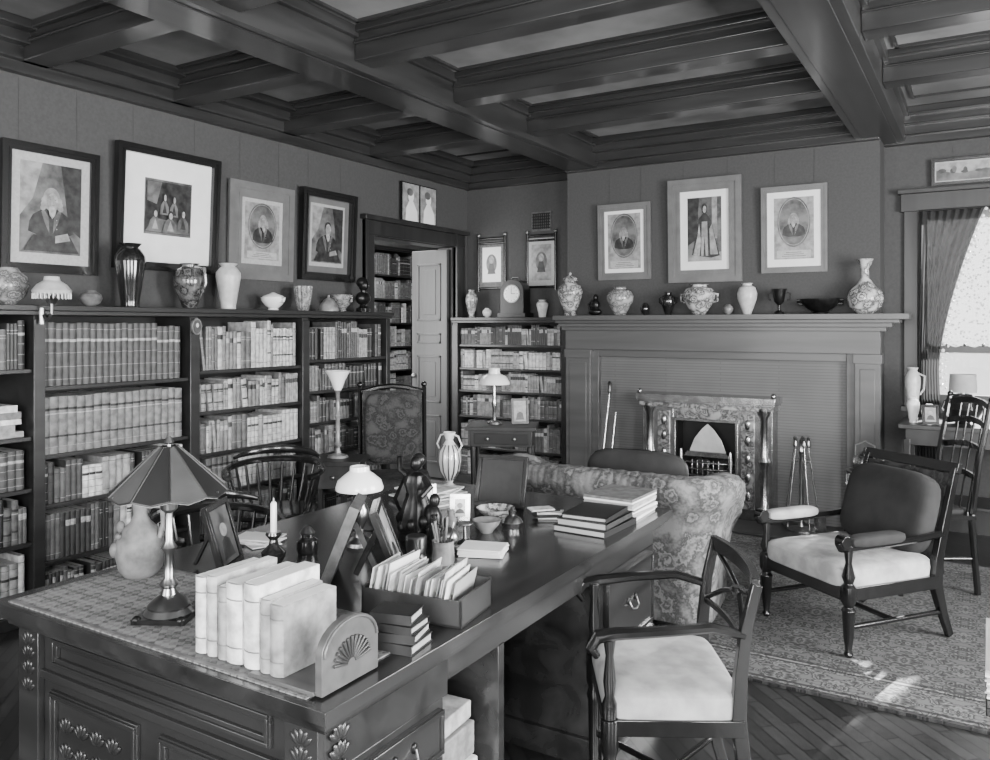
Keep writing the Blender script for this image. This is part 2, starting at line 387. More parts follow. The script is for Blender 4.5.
# ------------------------------------------------------------------ pictures
def ell(cx,cz,rx,rz,n=28,a0=0,a1=2*pi): return [(cx+rx*cos(a0+(a1-a0)*i/n),cz+rz*sin(a0+(a1-a0)*i/n)) for i in range(n)]
def picture(name,W,H,loc,rz,frame,fw,mat,mw,kind,tilt=.03,wire=True,railz=2.83,prt=None,deep=.03,wig=True):
    b=MB(); b.T=Matrix.Translation((0,-.008,0))@Matrix.Rotation(tilt,4,'X')
    w=W/2
    for s_,e_,th in ((0,fw*.45,deep),(fw*.45,fw*.75,deep*.7),(fw*.75,fw,deep*.85)):
        b.box(-w+s_,-w+e_,-th,0,s_,H-s_,frame); b.box(w-e_,w-s_,-th,0,s_,H-s_,frame)
        b.box(-w+e_,w-e_,-th,0,s_,e_,frame); b.box(-w+e_,w-e_,-th,0,H-e_,H-s_,frame)
    b.box(-w+fw,w-fw,-.010,0,fw,H-fw,mat)
    pw=w-fw-mw; pz0=fw+mw*1.15; pz1=H-fw-mw*.9; y=-.0105
    def P(poly,m):
        nonlocal y
        b.prism(poly,y-.0004,y,m); y-=.0006
    def rect(x0,x1,z0,z1): return [(x0,z0),(x1,z0),(x1,z1),(x0,z1)]
    if prt: P(rect(-pw-.02,pw+.02,pz0-.03,pz1+.02),prt)
    ph=pz1-pz0; cz=(pz0+pz1)/2
    def bust(cx,ez,sc,wig):
        P([(cx+x*sc,ez+z*sc) for x,z in [(-.82,-.85),(-.78,-.5),(-.66,-.25),(-.4,-.08),(-.2,0),(.2,0),(.42,-.1),(.68,-.28),(.8,-.5),(.84,-.85),(.4,-1.0),(-.4,-1.0)]],ink_d)
        for s_ in(-1,1):
            P([(cx+s_*.06*sc,ez-.9*sc),(cx+s_*.1*sc,ez-.3*sc),(cx+s_*.28*sc,ez-.02*sc),(cx+s_*.36*sc,ez-.12*sc),(cx+s_*.24*sc,ez-.5*sc)],ink_m)
        hm=ink_l if wig else ink_d
        if wig:
            P(ell(cx,ez+.34*sc,.31*sc,.42*sc),hm)
            for s_ in(-1,1):
                for q in range(3): P(ell(cx+s_*(.28+.02*q)*sc,ez+(.3-.14*q)*sc,.10*sc,.1*sc,14),hm)
        else: P(ell(cx,ez+.36*sc,.24*sc,.32*sc),hm)
        P([(cx-.1*sc,ez+.1*sc),(cx+.1*sc,ez+.1*sc),(cx+.13*sc,ez-.06*sc),(cx-.13*sc,ez-.06*sc)],skin)
        P(ell(cx+.02*sc,ez+.28*sc,.20*sc,.28*sc),skin)
        P(ell(cx-.1*sc,ez+.26*sc,.07*sc,.2*sc,14),ink_l)
        for ex in(-.06,.11): P(ell(cx+ex*sc,ez+.33*sc,.035*sc,.014*sc,10),ink_m)
        P([(cx+.02*sc,ez+.33*sc),(cx+.065*sc,ez+.2*sc),(cx+.01*sc,ez+.2*sc)],ink_l); P(ell(cx+.03*sc,ez+.13*sc,.05*sc,.012*sc,10),ink_m)
        P([(cx-.14*sc,ez-.02*sc),(cx+.14*sc,ez-.02*sc),(cx+.1*sc,ez-.22*sc),(cx,ez-.36*sc),(cx-.1*sc,ez-.22*sc)],skin)
        for q in range(3): P(ell(cx+.16*sc,ez-(.4+.16*q)*sc,.022*sc,.022*sc,8),ink_l)
    if kind=='oval':
        P(rect(-pw,pw,pz0,pz1),ink_l)
        ez=cz+ph*.10; rx=pw*.74; rr=ph*.37
        P(ell(0,ez,rx*1.12,rr*1.1),ink_m); P(ell(0,ez,rx*1.04,rr*1.03),ink_l); P(ell(0,ez,rx,rr),ink_m)
        P(rect(-pw*.85,pw*.85,pz0+ph*.02,pz0+ph*.14),matc)
        for q in range(3): P(rect(-pw*(.6-.1*q),pw*(.6-.1*q),pz0+ph*(.045+.03*q),pz0+ph*(.052+.03*q)),ink_d)
        bust(0,ez-.02*ph,min(rx*.95,rr*.84),True)
    elif kind=='bust':
        P(rect(-pw,pw,pz0,pz1),ink_m)
        P([(-pw,pz1),(-pw,pz0+ph*.4),(-pw*.6,pz0+ph*.6),(-pw*.3,pz1)],ink_l); P([(pw,pz1),(pw*.3,pz1),(pw*.6,pz0+ph*.3),(pw,pz0+ph*.2)],ink_d)
        bust(0,cz-.0*ph,min(pw*.9,ph*.42),wig)
        P([(-pw*.9,pz0+ph*.02),(pw*.9,pz0+ph*.02),(pw*.6,pz0+ph*.2),(-pw*.6,pz0+ph*.2)],ink_d)
        P([(pw*.1,pz0+ph*.12),(pw*.6,pz0+ph*.16),(pw*.5,pz0+ph*.24),(pw*.1,pz0+ph*.2)],ink_l)
    elif kind=='group':
        P(rect(-pw,pw,pz0,pz1),ink_m); P(rect(-pw*.96,pw*.96,pz0+ph*.04,pz1-ph*.04),ink_d)
        P([(-pw*.9,pz0+ph*.95),(-pw*.3,pz0+ph*.95),(-pw*.5,pz0+ph*.55),(-pw*.9,pz0+ph*.6)],ink_m)
        P([(-pw*.95,pz0+ph*.05),(pw*.95,pz0+ph*.05),(pw*.7,pz0+ph*.25),(-pw*.6,pz0+ph*.3)],ink_m)
        for x,z,s_ in ((-.55,.32,.17),(.22,.6,.12),(.62,.36,.16),(-.2,.62,.12),(.05,.3,.19)):
            X=x*pw; Z=pz0+z*ph
            P([(X-s_*pw*1.7,Z-ph*.25),(X-s_*pw*1.3,Z-ph*.08),(X-s_*pw*.5,Z),(X+s_*pw*.5,Z),(X+s_*pw*1.4,Z-ph*.1),(X+s_*pw*1.6,Z-ph*.25)],ink_m)
            P([(X-s_*pw*.7,Z-ph*.22),(X,Z-.03*ph),(X+s_*pw*.8,Z-ph*.22)],ink_l if x in(.05,-.55) else ink_d)
            P(ell(X,Z+ph*.07,s_*pw*.6,ph*.085,14),ink_d); P(ell(X+.01*pw,Z+ph*.055,s_*pw*.4,ph*.06,14),skin)
    elif kind=='standing':
        P(rect(-pw,pw,pz0,pz1),ink_m); P([(-pw,pz0+ph*.25),(-pw*.45,pz0+ph*.35),(-pw*.3,pz1),(-pw,pz1)],ink_d); P(rect(pw*.45,pw*.75,pz0+ph*.35,pz1),ink_l)
        P([(-pw,pz0),(pw,pz0),(pw,pz0+ph*.14),(-pw,pz0+ph*.1)],ink_l)
        P([(x*pw,pz0+z*ph) for x,z in [(-.75,.1),(-.5,.42),(-.34,.66),(-.1,.74),(.15,.74),(.42,.62),(.6,.4),(.9,.08),(.4,.05)]],ink_d)
        P([(x*pw,pz0+z*ph) for x,z in [(-.66,.1),(-.4,.4),(-.3,.6),(-.2,.3),(-.3,.08)]],skin)
        P([(x*pw,pz0+z*ph) for x,z in [(.35,.1),(.3,.5),(.44,.58),(.8,.1)]],ink_l)
        P([(x*pw,pz0+z*ph) for x,z in [(-.2,.08),(-.14,.62),(.18,.62),(.22,.08),(.08,.08),(.02,.4),(-.06,.08)]],ink_l)
        P(ell(.02*pw,pz0+.82*ph,.17*pw,.085*ph),ink_d); P(ell(.03*pw,pz0+.81*ph,.1*pw,.055*ph),skin)
    elif kind=='landscape':
        P(rect(-pw,pw,pz0,pz1),ink_l); P([(-pw,pz0),(pw,pz0),(pw,pz0+ph*.5),(pw*.4,pz0+ph*.4),(0,pz0+ph*.55),(-pw*.5,pz0+ph*.35),(-pw,pz0+ph*.6)],ink_m)
        for q in range(14): P(ell(pw*rng.uniform(-.9,.9),pz0+ph*rng.uniform(.2,.65),pw*rng.uniform(.03,.09),ph*rng.uniform(.08,.2),12),(ink_d,ink_m)[q%2])
    b.T=Matrix.Identity(4)
    if wire:
        zt=railz-loc[2]
        for s_ in(-.6,.6): b.cyl((s_*w,-.006,H-.02),(s_*w,-.003,zt),.0008,wallm,n=4)
    return b.build(name,loc,rz)
R90=radians(90)
def PL(y0,y1,z0,z1,*a,**k): return picture("framed_picture",y1-y0,z1-z0,(XL,(y0+y1)/2,z0),R90,*a,**k)
def PB(x0,x1,z0,z1,Y,*a,**k): return picture("framed_picture",x1-x0,z1-z0,((x0+x1)/2,Y,z0),0,*a,**k)
PL(2.26,2.80,1.785,2.48,fr_d,.05,matc,.05,'bust',prt=matc)
PL(2.90,3.64,1.84,2.59,fr_d,.05,matb,.15,'group',deep=.045,tilt=.05)
PL(3.75,4.35,1.82,2.50,matg,.11,matc,.03,'oval',deep=.02)
PL(4.41,5.01,1.845,2.54,fr_d,.06,matg,.07,'bust',prt=matc,deep=.05,tilt=.04,wig=False)
PB(-2.86,-2.385,1.885,2.53,YF,matg,.06,matb,.03,'oval',deep=.02,prt=matb)
PB(-2.23,-1.635,1.845,2.68,YF,matg,.10,matb,.06,'standing',deep=.03,prt=matb)
PB(-1.487,-1.007,1.90,2.56,YF,matg,.045,matb,.05,'oval',deep=.02,prt=matb)
PB(-.34,.34,2.52,2.71,YB,fr_d,.022,matc,.008,'landscape',railz=2.8)
b=MB()
for c_ in(-.132,.132):
    b.box(c_-.13,c_+.13,-.02,0,0,.35,fr_d); b.box(c_-.12,c_+.12,-.022,-.02,.01,.34,ink_l)
    b.prism([(c_-.08,.01),(c_-.07,.12),(c_-.03,.18),(c_+.02,.2),(c_+.09,.1),(c_+.1,.01)],-.023,-.022,matb)
    b.prism(ell(c_,.23,.04,.055),-.0235,-.0225,matb); b.prism(ell(c_-.015,.265,.045,.035),-.024,-.023,ink_m)
b.build("photograph_diptych",(XL+.02,5.905,2.42),R90)
for x0,x1 in((-4.28,-3.98),(-3.73,-3.43)):
    b=MB(); w=(x1-x0)/2; h=.46
    for s_ in(-1,1):
        b.cyl((s_*w,-.02,-.03),(s_*w,-.02,h+.05),.013,fr_d); b.sph((s_*w,-.02,h+.06),.018,brass,10,8)
    for z in(0,h-.02,h+.025): b.cyl((-w,-.02,z),(w,-.02,z),.012,fr_d)
    b.box(-w+.01,w-.01,-.02,-.005,0,h,fr_m if x0<-4 else matc); b.box(-w+.045,w-.045,-.022,-.02,.06,h-.06,matb if x0<-4 else ink_l)
    b.prism(ell(0,h*.52,w*.4,h*.2),-.023,-.022,ink_m); b.prism(ell(0,h*.6,w*.18,h*.08),-.024,-.023,skin)
    b.prism([(-w*.3,h*.3),(w*.3,h*.3),(w*.15,h*.52),(-w*.15,h*.52)],-.0245,-.0235,ink_d)
    b.build("bamboo_framed_print",((x0+x1)/2,YB,1.86))
b=MB(); b.box(-.105,.105,-.012,0,0,.18,fr_m)
for i in range(9): b.box(-.09+i*.02,-.08+i*.02,-.016,-.012,.015,.165,iron)
for i in range(6): b.box(-.095,.095,-.0165,-.012,.02+i*.027,.03+i*.027,iron)
b.build("wall_vent",(-3.585,YB,2.39))
# ------------------------------------------------------------------ mantel
b=MB(); YM_=YF-.001
b.box(-3.13,-2.90,6.34,YM_,0,1.29,mant); b.box(-.81,-.64,6.34,YM_,0,1.29,mant)
for x0,x1 in((-3.13,-2.90),(-.81,-.64)):
    b.box(x0-.012,x1+.012,6.32,YM_,0,.2,mant); b.box(x0-.01,x1+.01,6.325,YM_,1.22,1.29,mant)
    b.box(x0+.035,x1-.035,6.334,6.34,.25,1.18,mant)
b.box(-3.13,-.64,6.33,YM_,1.29,1.46,mant)
b.box(-3.15,-.60,6.29,YM_,1.455,1.485,mant); b.box(-3.16,-.56,6.25,YM_,1.485,1.515,mant); b.box(-3.165,-.51,6.20,YM_,1.515,1.54,mant); b.box(-3.165,-.45,6.15,YM_,1.54,1.58,mant)
b.box(-2.9,-2.84,6.38,YM_,0,1.29,mant); b.box(-.87,-.81,6.38,YM_,0,1.29,mant); b.box(-2.84,-.87,6.38,YM_,1.23,1.29,mant)
b.box(-2.84,-.87,6.43,YM_,.0,1.23,tilem)
b.build("mantelpiece",bev=.005)
b=MB(); b.box(-2.95,-.75,5.87,6.31,0,.015,M("hearth_slate",.05,.4,v2=.03)); b.build("floor_hearth",bev=.004)
b=MB(); yf=6.22; ye=6.428
for x0,x1 in((-2.385,-2.13),(-1.62,-1.365)):
    b.box(x0,x1,yf+.02,ye,.015,.88,steel)
    xc=x0+.06 if x0<-2 else x1-.06
    b.lathe([(.045,0),(.05,.03),(.03,.06),(.028,.4),(.045,.44),(.03,.48),(.028,.76),(.05,.80),(.05,.84)],steel,(xc,yf+.02,.03),16)
    xi=x0+.18 if x0<-2 else x1-.18
    b.box(xi-.05,xi+.05,yf+.005,yf+.02,.1,.82,relief)
    for z in(.2,.34,.48,.62,.74): b.sph((xi,yf+.005,z),(.022,.010,.04),steel,10,8)
b.box(-2.40,-1.35,yf-.02,ye,.85,.89,relief); b.box(-2.42,-1.33,yf-.05,ye,.90,.95,steel); b.box(-2.41,-1.34,yf-.035,ye,.885,.905,steel)
b.box(-2.13,-1.62,yf+.02,ye,.76,.86,relief)
b.box(-2.14,-1.61,yf+.0,yf+.03,.745,.765,steel)
for s_ in(-2.40,-1.35): b.sph((s_,yf-.01,.965),(.02,.02,.022),steel,12,8)
for x in(-2.13,-1.64): b.box(x,x+.02,yf+.01,yf+.05,.05,.76,steel)
b.box(-2.13,-1.62,ye-.01,ye,.02,.8,iron)
b.box(-2.13,-2.11,yf+.05,ye,.02,.8,iron); b.box(-1.64,-1.62,yf+.05,ye,.02,.8,iron)
# polished smoke hood and grate
b.prism([(-2.02,.50),(-1.73,.50),(-1.77,.60),(-1.83,.68),(-1.875,.72),(-1.92,.68),(-1.98,.60)],yf+.09,yf+.10,M("bright_steel_hood",.75,.35,.6,v2=.6,bs=0))
b.prism([(-2.06,.46),(-1.69,.46),(-1.72,.50),(-2.03,.50)],yf+.06,yf+.10,steel)
for i in range(5):
    b.tube([(-2.11,yf+.08,.22+i*.05),(-1.98,yf+.03,.22+i*.05),(-1.77,yf+.03,.22+i*.05),(-1.64,yf+.08,.22+i*.05)],.009,steel,6)
for i in range(6): b.cyl((-1.98+i*.042,yf+.03,.2),(-1.98+i*.042,yf+.03,.44),.004,steel,n=6)
for x in(-2.07,-1.68): b.lathe([(.012,0),(.014,.1),(.022,.2),(.012,.26),(.02,.42),(.008,.5)],steel,(x,yf+.03,.02),12)
b.box(-2.1,-1.65,yf+.07,ye-.02,.19,.21,iron)
coal=M("coal",.02,.6)
for i in range(22): b.sph((-2.05+rng.random()*.36,yf+.10+rng.random()*.06,.25+rng.random()*.18),(.045,.035,.035),coal,8,6,rot=RZ(rng.random()*3))
b.prism([(-2.08,.2),(-1.67,.2),(-1.7,.06),(-2.05,.06)],yf+.03,yf+.04,relief)
b.build("fireplace_insert",bev=.003)
# ------------------------------------------------------------------ window_1 + curtains
b=MB(); x0,x1,z0,z1=-.42,.62,.92,2.34
b.box(x0-.10,x0,YB-.03,YB+.0,z0-.05,z1+.12,trim_w); b.box(x1,x1+.1,YB-.03,YB,z0-.05,z1+.12,trim_w)
b.box(x0-.12,x1+.12,YB-.05,YB,z1,z1+.13,trim_w); b.box(x0-.14,x1+.14,YB-.08,YB,z1+.13,z1+.16,trim_w); b.box(x0-.12,x1+.12,YB-.07,YB,z0-.06,z0-.02,trim_w)
for a,c_ in((x0,x0+.05),(x1-.05,x1)): b.box(a,c_,YB+.03,YB+.07,z0,z1,trim_w)
for a,c_ in((z0,z0+.07),(1.30,1.35),(z1-.05,z1)): b.box(x0,x1,YB+.03,YB+.07,a,c_,trim_w)
b.box(x0+.05,x1-.05,YB+.048,YB+.052,z0+.06,z1-.05,glass)
b.build("window_1",bev=.003)
def sheet(m,fx0,fx1,z0,z1,y,amp,nf,nu=90,nv=24):
    b=MB(); vs=[];fs=[]
    for j in range(nv+1):
        v=j/nv; z=z0+(z1-z0)*v
        a,c_=fx0(v),fx1(v)
        for i in range(nu+1):
            u=i/nu; vs.append((a+(c_-a)*u, y+amp*sin(2*pi*nf*u)+amp*.3*sin(7*u+5*v), z))
    for j in range(nv):
        for i in range(nu): q=j*(nu+1)+i; fs.append((q,q+1,q+nu+2,q+nu+1))
    b.add(vs,fs,m); return b
def inner(v):
    s_=max(0,(v-.42))/.58
    return -.29+.28*(s_**1.5) if v>.42 else -.29+.03*(.42-v)/.42
b=sheet(curt,lambda v:-.43,inner,.35,2.33,YB-.07,.016,8)
for i in range(26):
    v=.36+i*.0255; z=.35+1.98*v; b.sph((inner(v)+.014,YB-.07,z),.013,white,8,6); b.sph((inner(v)+.04,YB-.07,z-.02),.008,white,8,6)
b.build("curtain")
b=sheet(curt,lambda v:.2-inner(v),lambda v:.63,.35,2.33,YB-.07,.016,8); b.build("curtain")
b=MB(); b.cyl((-.42,YB-.07,2.335),(.62,YB-.07,2.335),.008,iron); b.build("curtain_rod")
b=MB(); b.box(-.36,.56,YB+.01,YB+.012,1.38,2.33,lace); b.prism([(-.36,1.38)]+[(-.36+.92*i/32,1.38-.04*abs(sin(pi*i/4))-.004) for i in range(33)]+[(.56,1.38)],YB+.01,YB+.012,lace)
for i in range(9): b.sph((-.36+.92*i/8,YB+.008,1.355),.011,BK[3],8,6)
b.build("window_blind")
b=MB(); fac=M("facade_stone",.42,.9,v2=.34,scale=3)
b.box(-6,12,16,16.2,-2,1.25,fac)
for i in range(12): b.box(-5.5+i*1.4,-4.9+i*1.4,15.97,16,.2,1.0,BK[4])
b.build("neighbouring_facade")
b=MB(); b.box(-8,14,7.2,16,-2.1,-2,fac); b.build("ground_outside")
def winframe(n,axis,pos,a0,a1):
    b=MB(); z0,z1=.7,2.5
    def bx(p,q,zz0,zz1):
        if axis=='X': b.box(pos+.03,pos+.08,p,q,zz0,zz1,trim_w)
        else: b.box(p,q,pos-.08,pos-.03,zz0,zz1,trim_w)
    bx(a0,a0+.05,z0,z1);bx(a1-.05,a1,z0,z1);bx(a0,a1,z0,z0+.05);bx(a0,a1,z1-.05,z1);bx(a0,a1,1.58,1.62);bx((a0+a1)/2-.02,(a0+a1)/2+.02,z0,z1)
    b.build("window_%d"%n)
winframe(2,'X',XR,-.6,1.0);winframe(3,'X',XR,2.6,4.4);winframe(4,'Y',Y0,-3.6,-1.9);winframe(5,'Y',Y0,-.6,1.2)
# ------------------------------------------------------------------ rug
b=MB(); b.box(-1.9,1.9,-1.2,1.15,.0,.012,rugm)
for i in range(117):
    y=-1.19+i*.02; b.box(-1.94,-1.9,y,y+.008,.0,.006,paperd); b.box(1.9,1.94,y,y+.008,0,.006,paperd)
b.build("oriental_rug",(-.75,4.66,.001))
# ------------------------------------------------------------------ desk
b=MB(); X0,X1,Ya,Yb_=-2.25,-1.06,1.13,3.10
b.box(X0,X1,Ya,Yb_,.742,.77,desk_w); b.box(X0+.012,X1-.012,Ya+.012,Yb_-.012,.726,.742,desk_w); b.box(X0+.03,X1-.03,Ya+.03,Yb_-.03,.708,.726,desk_w)
xi0,xi1=X0+.06,X1-.06
ya=Ya+.06
b.box(xi0,xi1,ya,1.62,.60,.71,deskx)
b.box(xi0,xi1,1.62,3.04,.635,.71,desk_w)
b.box(xi0,xi1,ya,1.60,.09,.60,deskx); b.box(xi0-.02,xi1+.02,ya-.02,1.62,0,.09,deskx)
b.box(xi0,xi1,1.86,1.89,0,.64,desk_w); b.box(xi0+.3,xi1,1.6,1.86,.0,.20,desk_w); b.box(xi1-.5,xi1-.48,1.6,1.86,.2,.6,desk_w)
b.box(xi0,xi1,2.52,3.04,.09,.64,desk_w); b.box(xi0-.02,xi1+.02,2.50,3.06,0,.09,desk_w)
y=ya
for x in(xi0,xi1-.09): b.box(x,x+.09,y-.018,y,.09,.705,deskx)
b.box(xi0,xi1,y-.012,y,.585,.605,deskx)
def mold(x0,x1,z0,z1,y,m):
    for k,d_,w_ in((0,.010,.022),(1,.016,.012)):
        b.box(x0+k*.004,x1-k*.004,y-d_,y,z0+k*.004,z0+w_,m); b.box(x0+k*.004,x1-k*.004,y-d_,y,z1-w_,z1-k*.004,m)
        b.box(x0+k*.004,x0+w_,y-d_,y,z0+w_,z1-w_,m); b.box(x1-w_,x1-k*.004,y-d_,y,z0+w_,z1-w_,m)
mold(xi0+.14,xi1-.14,.625,.70,y,deskx); mold(xi0+.13,-1.70,.13,.56,y,deskx); mold(-1.62,xi1-.13,.13,.56,y,deskx)
def leaf(c,ax,sc=1):
    for k in range(5):
        a=-.9+k*.45; dz=.022*cos(a)*sc; dl=.022*sin(a)*sc
        p=(c[0]+dl*(ax=='y'),c[1]+dl*(ax=='x'),c[2]+dz)
        b.sph(p,(.008*sc,.005*sc,.018*sc) if ax=='y' else (.005*sc,.008*sc,.018*sc),deskx,10,6,rot=RY(a) if ax=='y' else RX(-a))
for zz in(.66,.625,.585,.54): leaf((xi1-.045,ya-.018,zz),'y',.95); leaf((xi0+.045,ya-.018,zz),'y',.95); leaf((xi1+.006,ya+.04,zz),'x',.95)
for q in range(5):
    for w_ in range(4): leaf((xi0+.19+w_*.065,ya-.002,.2+q*.065),'y',1.0)
def drawer(y0,y1,z0,z1):
    b.box(xi1,xi1+.014,y0,y1,z0,z1,desk_w)
    for a in((y0,y1,z0,z0+.012),(y0,y1,z1-.012,z1),(y0,y0+.012,z0+.012,z1-.012),(y1-.012,y1,z0+.012,z1-.012)): b.box(xi1+.014,xi1+.02,a[0],a[1],a[2],a[3],desk_w)
    yc=(y0+y1)/2; zc=(z0+z1)/2
    b.sph((xi1+.016,yc-.035,zc+.01),(.006,.010,.013),bronze,8,6); b.sph((xi1+.016,yc+.035,zc+.01),(.006,.010,.013),bronze,8,6)
    b.tube([(xi1+.02,yc-.035,zc+.01),(xi1+.032,yc-.03,zc-.015),(xi1+.034,yc,zc-.022),(xi1+.032,yc+.03,zc-.015),(xi1+.02,yc+.035,zc+.01)],.003,brass,6)
for z0_,z1_ in((.13,.33),(.35,.46),(.48,.585)): drawer(1.28,1.58,z0_,z1_)
for z0_,z1_ in((.12,.34),(.36,.62)): drawer(2.56,3.0,z0_,z1_)
b.build("writing_desk",bev=.003)
b=MB()
for i,(h,m_) in enumerate(((.08,BK[7]),(.07,paper),(.09,BK[6]),(.05,BK[7]))):
    z=.2015+sum((.08,.07,.09,.06)[:i]); b.cbox((0,0,z+h/2),(.30-.02*i,.17,h-.003),m_,RZ(.03*(i-1)))
b.build("paper_parcels",(-1.30,1.735,0.0),bev=.004)
DZ=.7705
b=MB(); b.box(-2.2,-1.13,1.15,1.56,DZ,DZ+.003,mattx)
for y_ in(1.155,1.545): b.box(-2.195,-1.135,y_,y_+.01,DZ+.003,DZ+.0035,BK[5])
b.build("desk_runner")
DM=DZ+.004
b=MB()
b.cbox((0,0,.01),(.13,.13,.012),bronze,RZ(.5)); 
for a in range(4): b.sph((.078*cos(.5+pi/4+a*pi/2),.078*sin(.5+pi/4+a*pi/2),.012),.012,bronze,8,6)
b.lathe([(.06,.016),(.05,.028),(.052,.034),(.035,.05),(.02,.06),(.016,.075),(.024,.085),(.012,.10),(.011,.16),(.02,.175),(.01,.19),(.009,.26),(.02,.27),(.022,.285),(.008,.3),(.005,.43),(.012,.435),(.004,.45)],brass,n=20)
shm=M("silk_shade_dark",.014,.45,v2=.009); shl=M("silk_shade_panel",.06,.45,v2=.038)
n=10
for i in range(n):
    a0=2*pi*i/n; a1=2*pi*(i+1)/n
    R0,R1=.022,.142
    def q(a,r,z): return (r*cos(a),r*sin(a),z)
    mid=(a0+a1)/2
    pts=[q(a0,R0,.425),q(a1,R0,.425),q(a1,R1,.315),q(mid,R1*.95,.305),q(a0,R1,.315)]
    ins=[(x*.985,y*.985,z-.004) for x,y,z in pts]
    m_=shl if i%2 else shm
    b.add(pts,[(0,1,2,3,4)],m_); b.add(ins,[(4,3,2,1,0)],seatf)
    b.tube([pts[0],pts[4]],.0025,shm,5); b.tube([pts[4],pts[3],pts[2]],.0025,shm,5)
for k in(0,1,2): b.cyl((0,0,.30),(.138*cos(k*2.1+.3),.138*sin(k*2.1+.3),.318),.002,brass,n=5)
b.build("desk_lamp",(-1.73,1.29,DM))
b=MB(); b.lathe([(.045,0),(.06,.02),(.068,.06),(.064,.10),(.048,.135),(.028,.155),(.019,.175),(.021,.2),(.019,.215),(.015,.214),(.012,.19)],jugm,n=28)
b.tube([(.02,.02,.2),(.05,.035,.195),(.062,.03,.15),(.058,.02,.11)],.007,jugm,8)
b.sph((-.040,-.035,.14),(.013,.012,.018),jugm,10,8); b.sph((-.02,-.056,.12),(.010,.010,.01),jugm); b.sph((-.048,-.046,.075),(.018,.018,.024),jugm)
b.build("face_jug",(-2.10,1.47,DM))
b=MB(); x=-1.485
tr=M("tray_wood",.09,.4,kind="wood",v2=.045,scale=8,axis=0,coat=.2)
for i,(w,h,m_,d) in enumerate(((.035,.165,BK[8],.17),(.03,.172,BK[7],.18),(.028,.155,BK[6],.165),(.05,.168,BK[8],.18),(.045,.175,BK[8],.185),(.03,.15,BK[6],.16),(.04,.145,BK[6],.16))):
    T=Matrix.Translation((x,1.17+d,DM+.009))@(Matrix.Rotation(.02*(i%3-1),4,'Z'))
    one_book(b,T,w,h,d,m_,[(.8,.003,BK[5]),(.2,.003,BK[5])],None); b.T=T; b.box(.003,w-.003,-d+.01,-.001,h*.994,h*.999,paper); b.T=Matrix.Identity(4)
    x+=w+.002
b.build("books_between_bookends")
b=MB(); b.box(-1.30,-1.12,1.16,1.34,DM,DM+.008,tr)
b.T=Matrix.Translation((-1.12,1.25,DM))@Matrix.Rotation(R90,4,'Z')
poly=[(-.085,0),(.085,0),(.085,.075)]+[(.085*cos(pi*i/14),.075+.06*sin(pi*i/14)) for i in range(1,14)]+[(-.085,.075)]
b.prism(poly,-.018,0,tr); trc=M("tray_carving",.035,.4,v2=.02)
for i in range(13):
    a=pi*(i+.5)/13; b.tube([(.012*cos(a),-.019,.04+.01*sin(a)),(.055*cos(a),-.021,.045+.05*sin(a))],[.0025,.0045],trc,6)
b.tube([(x*.93,-.02,z*.95+.003) for x,z in poly[2:]],.0035,tr,6)
b.T=Matrix.Identity(4)
b.build("bookend",bev=.002)
b=MB(); b.lathe([(.045,0),(.042,.012),(.02,.02),(.034,.045),(.036,.06),(.015,.08),(.012,.095),(.024,.11),(.022,.118),(.012,.118)],dark_c,n=20)
b.lathe([(.0095,.112),(.0095,.20),(.006,.207),(.0015,.208),(.001,.218)],white,n=12); b.build("candlestick",(-1.80,1.70,DZ))
def deskframe(name,loc,rz,w,h,m1,m2,lean=.3,th=.012,fig=True):
    b=MB(); b.T=Matrix.Rotation(-lean,4,'X')
    b.box(-w/2,w/2,0,th,0,h,m1); b.box(-w/2+.018,w/2-.018,-.002,0,.018,h-.018,m2)
    for a in((-w/2,w/2,0,.014),(-w/2,w/2,h-.014,h),(-w/2,-w/2+.014,.014,h-.014),(w/2-.014,w/2,.014,h-.014)): b.box(a[0],a[1],-.007,0,a[2],a[3],m1)
    if fig: b.prism(ell(0,h*.58,w*.14,h*.1,16),-.004,-.002,skin); b.prism([(-w*.25,.03),(w*.25,.03),(w*.16,h*.42),(0,h*.48),(-w*.16,h*.42)],-.0035,-.002,ink_d)
    b.T=Matrix.Identity(4); b.tube([(0,h*sin(lean)*.7+th,h*cos(lean)*.7),(0,h*sin(lean)*.7+h*.38,.006)],.006,m1,4,flat=2)
    return b.build(name,loc,rz,bev=.0015)
deskframe("photo_frame",(-1.93,1.66,DZ+.004),radians(118),.16,.20,fr_d,ink_m,.28)
deskframe("photo_frame",(-1.63,1.74,DZ+.004),radians(-56),.19,.235,fr_m,paperd,.38,.022)
deskframe("photo_frame",(-1.44,1.86,DZ+.004),radians(126),.19,.22,fr_d,ink_l,.36,.018)
def opal_lamp(name,loc,h,rs,base=brass):
    b=MB(); b.lathe([(rs*.65,0),(rs*.6,h*.04),(rs*.25,h*.1),(rs*.16,h*.2),(rs*.38,h*.35),(rs*.4,h*.45),(rs*.15,h*.58),(rs*.13,h*.66),(rs*.25,h*.68)],base,n=20)
    b.lathe([(rs,h*.70),(rs*1.02,h*.73),(rs*.92,h*.82),(rs*.6,h*.90),(rs*.42,h*.94),(rs*.40,h),(rs*.33,h),(rs*.36,h*.935),(rs*.55,h*.88),(rs*.88,h*.8),(rs*.95,h*.72)],white,n=28,cap=False)
    b.cyl((0,0,h*.66),(0,0,h*.93),rs*.12,white); return b.build(name,loc)
opal_lamp("opal_lamp",(-1.78,2.06,DZ),.26,.078)
b=MB(); b.lathe([(.065,0),(.062,.02),(.05,.03)],bronze,n=16)
